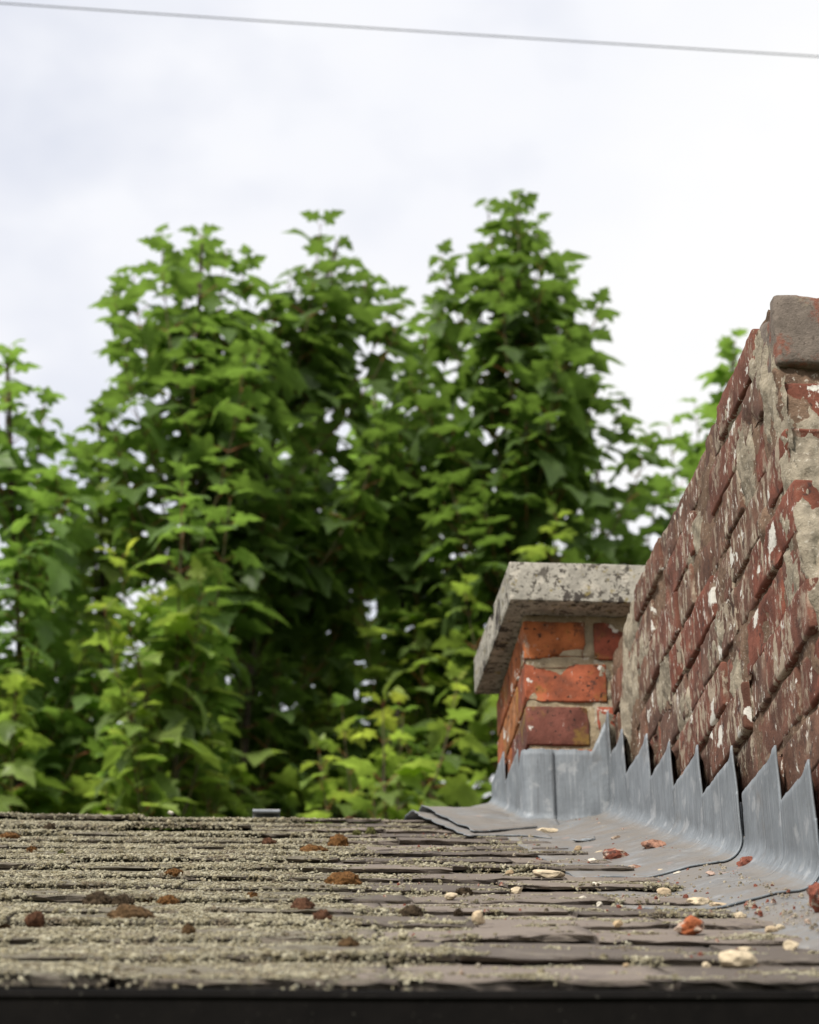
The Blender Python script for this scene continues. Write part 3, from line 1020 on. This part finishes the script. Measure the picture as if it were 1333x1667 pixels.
def moss_mesh(seed, w, h):
    bm = bmesh.new()
    bmesh.ops.create_icosphere(bm, subdivisions=4, radius=1.0)
    for v in bm.verts:
        p = v.co.copy()
        k_ = 1 + 0.28 * fbm((p.x * 1.8 + seed, p.y * 1.8, p.z * 1.8), 3) + 0.16 * fbm((p.x * 9, p.y * 9 + seed, p.z * 9), 2)
        v.co = Vector((p.x * w / 2 * k_, p.y * w * 0.42 * k_, (p.z * h * 0.75 * k_)))
    # short stalks
    r_ = random.Random(seed)
    bm.verts.ensure_lookup_table()
    base = [v for v in bm.verts if v.co.z > -0.1 * h]
    for v in base:
        if r_.random() < 0.55:
            p = v.co.copy(); d = Vector((p.x / w * 2, p.y / w * 2, p.z / h + 0.5)).normalized() + Vector((r_.gauss(0, .35), r_.gauss(0, .35), r_.gauss(0, .2)))
            ln = r_.uniform(0.0010, 0.0024)
            s_ = d.orthogonal().normalized() * 0.00035
            a = bm.verts.new(p + s_); b = bm.verts.new(p - s_); c_ = bm.verts.new(p + d.normalized() * ln)
            bm.faces.new((a, b, c_))
    me = bpy.data.meshes.new('moss_clump')
    bm.to_mesh(me); bm.free()
    me.materials.append(M_MOSS)
    return me

DEBRIS = [
    ('moss', -0.301, 1.599, 0.0181, 0.0163, 'brown ball of moss by the dark gap under the top slates, far left'),
    ('moss', -0.349, 1.512, 0.0265, 0.0079, 'flat orange-brown moss smear near the left end of the ridge'),
    ('moss', -0.288, 1.231, 0.0112, 0.0072, 'pale brown moss tuft below the flat orange-brown smear'),
    ('moss', -0.249, 1.213, 0.0103, 0.0079, 'small olive moss tuft on the lichen at upper left'),
    ('moss', -0.155, 0.565, 0.0268, 0.0134, 'left half of the dark brown moss pair on the left side'),
    ('moss', -0.132, 0.567, 0.0219, 0.0110, 'right half of the dark brown moss pair on the left side'),
    ('moss', -0.111, 0.606, 0.0223, 0.0074, 'low rusty moss strip between the dark pair and the orange cushion'),
    ('moss', -0.088, 0.582, 0.0196, 0.0098, 'round orange moss cushion at the right end of the moss row'),
    ('moss', -0.115, 0.411, 0.0384, 0.0147, 'widest brown moss mat, just below the row of moss on the left'),
    ('moss', -0.194, 0.371, 0.0155, 0.0105, 'chestnut moss tuft left of the widest moss mat'),
    ('moss', -0.219, 0.355, 0.0099, 0.0050, 'brown moss bit at the left picture edge'),
    ('moss', -0.006, 0.619, 0.0100, 0.0062, 'small dark moss dot between the orange cushion and the middle of the roof'),
    ('moss', -0.058, 0.288, 0.0116, 0.0106, 'upright brown moss tuft on the lower left slates'),
    ('moss', 0.013, 1.424, 0.0187, 0.0102, 'dull red moss tuft near the ridge below the lead roll'),
    ('moss', -0.094, 0.886, 0.0224, 0.0091, 'reddish flat moss patch above the orange cushion'),
    ('moss', 0.107, 1.397, 0.0270, 0.0169, 'bright rust round moss cushion near the ridge at centre'),
    ('moss', 0.069, 1.254, 0.0337, 0.0112, 'low dark rust moss patch left of the bright round cushion'),
    ('moss', 0.091, 0.796, 0.0363, 0.0148, 'lumpy rust moss heap at the centre of the roof'),
    ('moss', 0.042, 0.503, 0.0212, 0.0118, 'red-brown moss clump lower left of the lumpy heap'),
    ('moss', 0.057, 0.388, 0.0156, 0.0134, 'tall dark moss clump touching the red-brown one'),
    ('moss', 0.165, 1.669, 0.0148, 0.0120, 'tiny dark olive moss knob near the ridge, right one of two'),
    ('moss', 0.142, 1.623, 0.0127, 0.0082, 'tiny green moss knob near the ridge, left one of two'),
    ('moss', 0.143, 0.485, 0.0223, 0.0111, 'dark brown dome of moss right of centre'),
    ('moss', 0.187, 0.482, 0.0082, 0.0082, 'small dark moss knob beside the dark brown dome'),
    ('moss', 0.213, 0.700, 0.0169, 0.0084, 'flat blackish moss button where the lichen thins out'),
    ('moss', 0.074, 0.221, 0.0163, 0.0092, 'soft brown moss lump on the lower slates at centre'),
    ('moss', 0.147, 2.003, 0.0153, 0.0081, 'crumb of brown moss on the ridge line'),
    ('stone', 0.271, 0.733, 0.0119, 0.0086, 'small square cream stone beside the blackish moss button'),
    ('stone', 0.197, 0.389, 0.0112, 0.0123, 'upright cream stone on the lower middle slates'),
    ('stone', 0.192, 0.624, 0.0138, 0.0063, 'flat pale stone between moss button and dark dome'),
    ('stone', 0.291, 0.958, 0.0101, 0.0065, 'tan chip of mortar under the lifted slate'),
    ('stone', 0.327, 0.893, 0.0325, 0.0120, 'long cream mortar flake on the middle slates at right'),
    ('stone', 0.433, 1.716, 0.0339, 0.0151, 'cream mortar lump at the foot of the pier flashing'),
    ('stone', 0.362, 0.768, 0.0101, 0.0074, 'white pebble right of the long mortar flake'),
    ('stone', 0.428, 0.728, 0.0133, 0.0080, 'cream stone on the slate ends by the lead'),
    ('stone', 0.326, 0.625, 0.0069, 0.0038, 'thin white chip above the thick slate at right'),
    ('stone', 0.335, 0.574, 0.0062, 0.0056, 'tiny white crumb on the thick slate at right'),
    ('stone', 0.442, 0.606, 0.0240, 0.0088, 'cream mortar rubble heaped on the slate corner, larger left piece'),
    ('stone', 0.455, 0.574, 0.0212, 0.0062, 'cream mortar rubble trailing right from the slate corner'),
    ('stone', 0.451, 0.466, 0.0113, 0.0077, 'round cream stone below the mortar rubble'),
    ('stone', 0.454, 0.353, 0.0101, 0.0079, 'left one of two touching cream stones near the right edge'),
    ('stone', 0.463, 0.359, 0.0085, 0.0085, 'right one of two touching cream stones near the right edge'),
    ('stone', 0.438, 0.216, 0.0131, 0.0094, 'cream stone above the eave near the right edge'),
    ('stone', 0.398, 0.210, 0.0104, 0.0041, 'flat pale chip above the largest stone'),
    ('stone', 0.366, 0.107, 0.0273, 0.0142, 'largest cream stone, lying on the eave slate at right'),
    ('stone', 0.344, 0.106, 0.0073, 0.0044, 'small cream chip left of the largest stone'),
    ('stone', 0.281, 0.101, 0.0063, 0.0043, 'tan crumb on the eave slate, right of centre'),
    ('stone', 0.319, 0.368, 0.0084, 0.0056, 'tan chip wedged at a slate edge left of the orange brick shard'),
    ('stone', 0.425, 1.334, 0.0142, 0.0109, 'pointed tan stone where lead and slates meet'),
    ('stone', 0.496, 0.812, 0.0111, 0.0055, 'flat pinkish chip on the lead sheet by the lap'),
    ('stone', 0.475, 0.897, 0.0079, 0.0043, 'tiny white chip on the lead beyond the lap'),
    ('stone', 0.468, 0.951, 0.0095, 0.0051, 'pale orange chip on the lead in mid gutter'),
    ('stone', 0.416, 1.148, 0.0094, 0.0047, 'white crumb on the slate ends near the lead'),
    ('stone', 0.450, 1.299, 0.0124, 0.0050, 'pale chip left of the red brick rubble on the lead'),
    ('brick', 0.450, 1.183, 0.0365, 0.0175, 'low heap-shaped red brick fragment on the lead near the pier'),
    ('brick', 0.502, 1.200, 0.0305, 0.0128, 'tan and red brick crumb at the foot of the flashing'),
    ('brick', 0.450, 1.025, 0.0210, 0.0075, 'pinkish brick flake on the lead beside the slate ends'),
    ('brick', 0.547, 0.850, 0.0240, 0.0141, 'red brick fragment sitting against the lead lap'),
    ('brick', 0.373, 0.315, 0.0240, 0.0175, 'orange and dark brick shard on the lower right slates'),
    ('brick', 0.509, 0.400, 0.0255, 0.0267, 'red brick lump on the lead cut by the right picture edge'),
    ('chip', 0.460, 1.480, 0.0351, 0.0114, 'curled dark grey lead offcut near the pier'),
    ('chip', 0.492, 1.417, 0.0172, 0.0060, 'brown slate chip behind the red brick fragment'),
    ('chip', 0.560, 1.666, 0.0084, 0.0056, 'tiny dark chip on the lead below the first teeth'),
    ('chip', 0.546, 0.767, 0.0055, 0.0027, 'left one of two tiny black bits on the lead'),
    ('chip', 0.555, 0.776, 0.0048, 0.0027, 'right one of two tiny black bits on the lead'),
    ('stone', -0.150, 2.126, 0.0084, 0.0084, 'tiny white pebble perched on the ridge at left'),
]
rd = random.Random(21)
for i, (kind, x, s, w, h, label) in enumerate(DEBRIS):
    hs = surface_h(x, s)
    if kind == 'moss':
        rusty = 'rust' in label or 'orange' in label
        red = 'red' in label or 'chestnut' in label
        if rusty: col = (0.115, 0.057, 0.021)
        elif red: col = (0.085, 0.042, 0.025)
        elif 'olive' in label or 'green' in label: col = (0.085, 0.085, 0.03)
        elif 'black' in label or 'dark' in label: col = (0.045, 0.032, 0.02)
        else: col = (0.085, 0.052, 0.026)
        o = obj('moss_clump', moss_mesh(i * 3.7, w, h), None, Matrix.Translation(roof_pt(x, s, hs + h * 0.12)) @ ROT, col)
        for p in o.data.polygons: p.use_smooth = True
        tag(o, label, 'moss', 'moss cushions on the slates')
    else:
        ly = w * rd.uniform(0.6, 0.9)
        me = rubble(i * 5 + 3, w, ly, h, 0.16 if kind == 'stone' else 0.24)
        if kind == 'stone':
            me.materials.append(M_STONE); nm, cat, grp = 'mortar_stone', 'stone', 'crumbs of mortar on the roof'
            col = (0.52, 0.43, 0.30) if rd.random() < 0.7 else (0.46, 0.36, 0.24)
            if 'white' in label: col = (0.60, 0.55, 0.46)
            if 'tan' in label: col = (0.38, 0.28, 0.17)
            if 'pink' in label: col = (0.45, 0.33, 0.27)
        elif kind == 'brick':
            me.materials.append(M_FRAG); nm, cat, grp = 'brick_fragment', 'brick fragment', 'broken bits of brick on the roof'
            col = (0.20, 0.068, 0.045)
            if 'orange' in label: col = (0.32, 0.10, 0.042)
            if 'tan' in label or 'pink' in label: col = (0.30, 0.16, 0.11)
        else:
            me.materials.append(M_FRAG if 'brown' in label else (M_LEAD if 'lead offcut' in label else M_SLATE)); nm, cat, grp = 'loose_chip', 'chip', 'dark chips on the lead'
            col = (0.12, 0.08, 0.05)
        o = obj(nm, me, None, Matrix.Translation(roof_pt(x, s, hs + h * 0.36)) @ ROT @ Matrix.Rotation(rd.uniform(-0.4, 0.4), 4, 'Z') @ Matrix.Rotation(rd.uniform(-0.15, 0.15), 4, 'Y'), col)
        for p in me.polygons: p.use_smooth = False
        tag(o, label, cat, grp)

# fine grit scattered over the bare slates and the lead, thicker where lead and slates meet and along the fold
def grit(name, n, m, label, big):
    P, N_, RR, HH = [], [], [], []
    for _ in range(n):
        s = rd.uniform(0.02, 1.9)
        if rd.random() < 0.55:
            x = rd.uniform(0.12, 0.53)
            if rd.random() > 0.35 + 0.65 * sstep(0.15, 0.45, x): continue
        elif rd.random() < 0.6:
            x = slate_end(s) + rd.gauss(0.004, 0.010)
        else:
            x = 0.522 - abs(rd.gauss(0, 0.016))
            if s < 0.3: continue
        r_ = 0.0005 + big * rd.random() ** 4
        P.append(roof_pt(x, s, surface_h(x, s))); N_.append(Vector((0, -SN, CS))); RR.append(r_); HH.append(r_ * 1.3)
    V, F = dome_cloud(np.array(P), np.array(N_), np.array(RR), np.array(HH))
    o = obj(name, big_mesh(name, V, F, m, False), None, None, (0.20, 0.068, 0.045))
    tag(o, label, 'grit', kind='stuff')
grit('mortar_grit', 2600, M_PALE, 'pale mortar grit strewn over slates and lead', 0.0022)
grit('brick_grit', 900, M_FRAG, 'red brick grit strewn over slates and lead', 0.0026)

# ================================================================== overhead cable
def tube(pts, rads, seg=6, cap=True):
    V, F = [], []
    n = len(pts)
    for i, p in enumerate(pts):
        d = (pts[min(i + 1, n - 1)] - pts[max(i - 1, 0)]).normalized()
        a = d.orthogonal().normalized() if i == 0 else (pa - d * pa.dot(d)).normalized()
        pa = a
        b = d.cross(a)
        for j in range(seg):
            an = 2 * math.pi * j / seg
            V.append(p + a * math.cos(an) * rads[i] + b * math.sin(an) * rads[i])
    for i in range(n - 1):
        for j in range(seg):
            k_ = i * seg + j; l_ = i * seg + (j + 1) % seg
            F.append((k_, l_, l_ + seg, k_ + seg))
    return V, F
pts = []
for i in range(61):
    x = -9 + 20 * i / 60
    pts.append(Vector((x, 6.0, 4.514 + CAM_Z - 0.03964 * (x + 0.920) + 0.0016 * (x + 0.92) * (x - 1.869))))
V, F = tube(pts, [0.0023] * 61, 8)
o = obj('overhead_cable', mesh('overhead_cable', V, F, [M_CABLE], True))
tag(o, 'thin grey overhead cable crossing the sky at the top', 'cable')

# ================================================================== maples beyond the ridge
OUT = [(0.0, 0.0), (0.10, -0.09), (0.20, -0.13), (0.33, -0.10), (0.27, 0.02), (0.30, 0.09), (0.44, 0.12), (0.58, 0.24), (0.44, 0.30), (0.42, 0.38), (0.24, 0.40),
       (0.27, 0.52), (0.33, 0.62), (0.20, 0.70), (0.13, 0.82), (0.0, 1.02)]
def leaf_mesh(seed, droop):
    r_ = random.Random(seed)
    o_ = OUT + [(-x, y) for x, y in OUT[-2:0:-1]]
    o_ = [(x * r_.uniform(0.93, 1.07), y + r_.uniform(-0.02, 0.02)) for x, y in o_]
    C = (0.0, 0.24)
    asy = r_.uniform(-0.12, 0.12); fold = r_.uniform(0.12, 0.34); curl = r_.uniform(0.25, 0.6)
    def z(x, y):
        rr = math.hypot(x, y - 0.2)
        return fold * abs(x) - curl * rr * rr + asy * x + 0.035 * math.sin(9 * x + 7 * y + seed)
    V = [(C[0], C[1], z(*C))]
    for f_ in (0.55, 1.0):
        for x, y in o_:
            X, Y = C[0] + (x - C[0]) * f_, C[1] + (y - C[1]) * f_
            V.append((X, Y, z(X, Y)))
    n_ = len(o_)
    F = []
    for i in range(n_):
        j = (i + 1) % n_
        F.append((0, 1 + i, 1 + j))
        F.append((1 + i, 1 + n_ + i, 1 + n_ + j, 1 + j))
    # bend the blade down from the end of its stalk
    pl, ph = r_.uniform(0.35, 0.6), r_.uniform(0.05, 0.18)
    ca, sa = math.cos(droop), math.sin(droop)
    V = [Vector((x, pl + y * ca + zz * sa, ph - y * sa + zz * ca)) for x, y, zz in V]
    mi = [0] * len(F)
    b0 = len(V)
    pv, pf_ = tube([Vector((0, 0, 0)), Vector((0, pl * 0.5, ph * 0.75)), Vector((0, pl, ph))], [0.018, 0.013, 0.012], 3)
    V += pv
    for f_ in pf_:
        F.append(tuple(b0 + q_ for q_ in f_)); mi.append(1)
    return mesh('leaf', V, F, [M_LEAF, M_STALK], True, mi)
LEAVES = [leaf_mesh(i, R(a)) for i, a in enumerate((12, 22, 30, 38, 46, 54, 62, 72, 28, 44))]
SMALL = [leaf_mesh(20 + i, R(a)) for i, a in enumerate((-35, -15, 5, 20))]

def bez(a, b, c_, t_):
    return a * (1 - t_) ** 2 + b * 2 * t_ * (1 - t_) + c_ * t_ * t_

CAMP = Vector((0, 0, CAM_Z))
def build_tree(spec, seed):
    label, stem, tips, wmax, nfill = spec
    r_ = random.Random(seed)
    st = [Vector(p) for p in stem]
    st[-1].z -= 0.11
    base = Vector((st[0].x + r_.uniform(-0.1, 0.1), st[0].y + r_.uniform(-0.1, 0.1), 0))
    root = empty('maple_tree', base)
    tag(root, label, 'tree', 'maples beyond the ridge')
    path = [base] + st
    # smooth stem
    pts = []
    for i in range(len(path) - 1):
        for k_ in range(6):
            t_ = k_ / 6
            p = path[i].lerp(path[i + 1], t_)
            pts.append(p + Vector((0.02 * fbm((p.z * 1.3, seed, 0), 2), 0.02 * fbm((p.z * 1.3, seed, 5), 2), 0)))
    pts.append(path[-1])
    zt = path[-1].z
    rads = [0.006 + 0.034 * max(0.0, (zt - p.z) / zt) ** 1.15 for p in pts]
    V, F = tube(pts, rads, 7)
    trunk = obj('trunk', mesh('trunk', [v for v in V], F, [M_BARK], True), root)
    def stem_at(z):
        for a, b in zip(path[:-1], path[1:]):
            if z <= b.z: return a.lerp(b, max(0.0, (z - a.z) / (b.z - a.z)))
        return path[-1].copy()
    shoots = []
    shoots.append((stem_at(zt - 0.85), path[-1].copy(), 1))
    for ti, tp in enumerate(tips):
        tp = Vector(tp)
        tp.y += r_.uniform(-0.25, 0.25); tp.z -= 0.11 if ti == 0 else 0.05
        L_ = r_.uniform(0.55, 0.95)
        shoots.append((stem_at(max(1.5, tp.z - L_)), tp, 1))
    zlo = 3.25
    for _ in range(nfill):
        z = zlo + (zt - 0.30 - zlo) * r_.random() ** 1.1
        wz = min(wmax, 0.18 + 0.7 * (zt - 0.28 - z))
        a = r_.uniform(0, 2 * math.pi)
        rr = wz * math.sqrt(r_.random())
        c_ = stem_at(z)
        tp = Vector((c_.x + rr * math.cos(a), c_.y + rr * math.sin(a) * 0.9, z))
        shoots.append((stem_at(z - r_.uniform(0.35, 0.7) - rr * 0.4), tp, 0))
    leaves = []
    for a, c_, top in shoots:
        out = (c_ - a); out.z = 0
        b = a + out * 0.75 + Vector((0, 0, (c_.z - a.z) * 0.35))
        n_ = 9
        sp = [bez(a, b, c_, i / n_) for i in range(n_ + 1)]
        ln = sum((sp[i + 1] - sp[i]).length for i in range(n_))
        V, F = tube(sp, [0.0075 - 0.0052 * i / n_ for i in range(n_ + 1)], 4)
        obj('branch', mesh('branch', V, F, [M_SHOOT], True), trunk)
        # opposite leaf pairs, each pair turned a quarter from the last
        d = 0.0
        az0 = r_.uniform(0, 3.1)
        pair = 0
        step = r_.uniform(0.068, 0.10) * (1.15 if top else 1.0)
        while d < ln * 0.8:
            t_ = 1 - d / ln
            p = bez(a, b, c_, t_)
            dr = (bez(a, b, c_, min(1, t_ + 0.05)) - bez(a, b, c_, t_ - 0.05)).normalized()
            age = min(1.0, d / 0.38)
            size = (0.072 + 0.104 * age ** 0.8) * r_.uniform(0.8, 1.2) * min(1.05, (p - CAMP).length / 8.8)
            for sgn in (0, 1):
                if pair > 0 and r_.random() < (0.30 if top else 0.12): continue
                az = az0 + pair * 1.571 + sgn * math.pi + r_.uniform(-0.35, 0.35)
                el = 0.85 - 0.75 * age + r_.uniform(-0.2, 0.2)
                o_ = Vector((math.cos(az), math.sin(az), 0))
                y_ = (o_ * math.cos(el) + Vector((0, 0, math.sin(el))) + dr * 0.15).normalized()
                x_ = y_.cross(Vector((0, 0, 1))).normalized()
                x_ = (Matrix.Rotation(r_.gauss(0, 0.30), 3, y_) @ x_).normalized()
                z_ = x_.cross(y_)
                Mx = Matrix(((x_.x, y_.x, z_.x, p.x), (x_.y, y_.y, z_.y, p.y), (x_.z, y_.z, z_.z, p.z), (0, 0, 0, 1))) @ Matrix.Scale(size, 4)
                young = max(0.0, 1 - d / 0.22) * (1.0 if top else 0.5)
                leaves.append((Mx, young, pair, (p - CAMP).length, top))
            pair += 1
            d += step * (0.45 + 0.55 * age)
    leaves.sort(key=lambda e: e[3])
    # crown: the leaves farthest back stay together as one mass, the rest hang on it one by one
    near, far = leaves[:285], leaves[285:]
    if len(far) < 12: near, far = leaves[:-12], leaves[-12:]
    CV, CF, CM = [], [], []
    for Mx, young, pair, dist, top in far:
        me = r_.choice(LEAVES)
        b0 = len(CV)
        CV += [Mx @ v.co for v in me.vertices]
        for p in me.polygons:
            CF.append(tuple(b0 + q_ for q_ in p.vertices)); CM.append(p.material_index)
    crown = obj('crown', mesh('crown', CV, CF, [M_LEAF, M_STALK], True, CM), root, None, (0.115, 0.185, 0.05))
    crown['kind'] = 'stuff'
    for Mx, young, pair, dist, top in near:
        me = r_.choice(SMALL) if pair == 0 and r_.random() < 0.8 else r_.choice(LEAVES)
        g_ = r_.random()
        old = Vector((0.128, 0.195, 0.050)).lerp(Vector((0.22, 0.29, 0.075)), g_)
        yng = Vector((0.20, 0.275, 0.062)).lerp(Vector((0.29, 0.31, 0.066)), g_ * g_)
        col = old.lerp(yng, min(1.0, young ** 1.3))
        obj('leaf', me, crown, Mx, col)
    return len(leaves)

TREES = [
    ('leafy maple at the left picture edge with one bare-necked tip', [(-0.9, 7.9, 3.67), (-0.96, 7.9, 4.77), (-1.07, 7.9, 5.88)], [(-1.08, 7.9, 5.98), (-0.92, 7.9, 5.68), (-0.78, 7.9, 5.48), (-1.24, 7.9, 5.72), (-0.8, 7.9, 5.2), (-1.0, 7.9, 5.44)], 0.42, 40) ,
    ('small yellowish maple between the left edge tree and its tall neighbour', [(-0.63, 8.4, 3.8), (-0.68, 8.4, 5.12), (-0.72, 8.4, 5.84)], [(-0.71, 8.4, 5.87), (-0.62, 8.4, 5.64), (-0.75, 8.4, 5.63)], 0.25, 16) ,
    ('tall maple left of centre whose tip is a thin pointed spire', [(-0.28, 8.0, 3.7), (-0.3, 8.0, 4.96), (-0.29, 8.0, 6.52)], [(-0.31, 8.0, 6.68), (-0.59, 8.0, 6.36), (-0.45, 8.0, 6.31), (-0.63, 8.0, 6.05), (-0.1, 8.0, 6.36), (-0.19, 8.0, 6.39), (-0.59, 8.0, 5.81), (0.01, 8.0, 6.15), (-0.36, 8.0, 6.17)], 0.56, 44) ,
    ('maple with leaning dark stem, middle one of the three tall tops', [(-0.08, 8.3, 3.78), (-0.01, 8.3, 5.37), (0.12, 8.3, 6.08), (0.3, 8.3, 6.7)], [(0.3, 8.3, 6.74), (0.22, 8.3, 6.63), (0.44, 8.3, 6.56), (0.09, 8.3, 6.45), (0.59, 8.3, 6.31), (0.55, 8.3, 6.42), (0.33, 8.3, 6.43)], 0.54, 44) ,
    ('maple filling the dip between the middle and the tallest top', [(0.55, 8.7, 3.89), (0.62, 8.7, 5.27), (0.72, 8.7, 6.46)], [(0.72, 8.7, 6.51), (0.81, 8.7, 6.32), (0.63, 8.7, 6.37)], 0.46, 36) ,
    ('tallest maple, right of centre behind the brick pier', [(1.04, 8.1, 3.73), (1.08, 8.1, 5.3), (1.08, 8.1, 6.74)], [(1.07, 8.1, 6.72), (0.75, 8.1, 6.48), (0.95, 8.1, 6.69), (1.18, 8.1, 6.66), (1.32, 8.1, 6.48), (1.46, 8.1, 6.34), (0.71, 8.1, 6.29), (1.36, 8.1, 6.13), (1.51, 8.1, 5.8), (1.58, 8.1, 5.53), (0.97, 8.1, 6.39), (1.16, 8.1, 6.37)], 0.55, 46) ,
    ('maple on the right half hidden by the brick wall', [(1.79, 8.6, 3.87), (1.94, 8.6, 5.25), (2.13, 8.6, 6.33)], [(2.13, 8.6, 6.37), (1.96, 8.6, 6.04), (1.8, 8.6, 5.88), (2.29, 8.6, 6.17), (1.75, 8.6, 5.54), (2.11, 8.6, 6.1)], 0.6, 44) ,
    ('short pale green maple standing in front at left', [(-0.29, 7.3, 3.41), (-0.31, 7.3, 4.42), (-0.3, 7.3, 4.95)], [(-0.3, 7.3, 4.98), (-0.51, 7.3, 4.59), (-0.13, 7.3, 4.89), (-0.55, 7.3, 4.37), (-0.2, 7.3, 4.67)], 0.28, 22) ,
    ('low bright green maple just beyond the ridge, left of the pier', [(0.44, 7.0, 3.03), (0.41, 7.0, 3.76), (0.47, 7.0, 4.08)], [(0.49, 7.0, 4.09), (0.28, 7.0, 4.04), (0.66, 7.0, 4.07), (0.2, 7.0, 3.89), (0.58, 7.0, 3.91), (0.41, 7.0, 4.0)], 0.3, 12) ,
    ('shaded maple behind the tallest one, nearest the pier cap', [(1.51, 8.9, 3.95), (1.54, 8.9, 5.37), (1.52, 8.9, 5.92)], [(1.52, 8.9, 5.92), (1.38, 8.9, 5.99), (1.69, 8.9, 5.71), (1.77, 8.9, 5.68)], 0.55, 40) ,
    ('shaded maple directly left of the pier cap', [(0.84, 8.6, 3.86), (0.84, 8.6, 4.94), (0.85, 8.6, 5.77)], [(0.85, 8.6, 5.77), (0.73, 8.6, 5.64), (0.97, 8.6, 5.53)], 0.42, 34) ,
    ('dim maple far back between the two left tall tops', [(0.02, 9.5, 4.1), (0.03, 9.5, 5.28), (0.01, 9.5, 6.52)], [(0.01, 9.5, 6.52), (-0.13, 9.5, 6.24)], 0.55, 32) ,
    ('dim maple far back between the middle and tallest tops', [(0.55, 9.5, 4.1), (0.54, 9.5, 5.29), (0.53, 9.5, 6.6)], [(0.53, 9.5, 6.6), (0.65, 9.5, 6.33)], 0.55, 32) ,
    ('shaded maple in the gap behind the left edge tree', [(-0.88, 8.9, 3.93), (-0.91, 8.9, 5.03), (-0.91, 8.9, 5.54)], [(-0.91, 8.9, 5.54)], 0.45, 26) ,
    ('shaded maple behind the leaning stem at centre', [(0.2, 8.9, 3.94), (0.21, 8.9, 5.35), (0.18, 8.9, 6.28)], [(0.18, 8.9, 6.28)], 0.5, 34) ,
]

tot = 0
for i, sp_ in enumerate(TREES):
    tot += build_tree(sp_, 100 + i * 17)
print('leaves', tot)
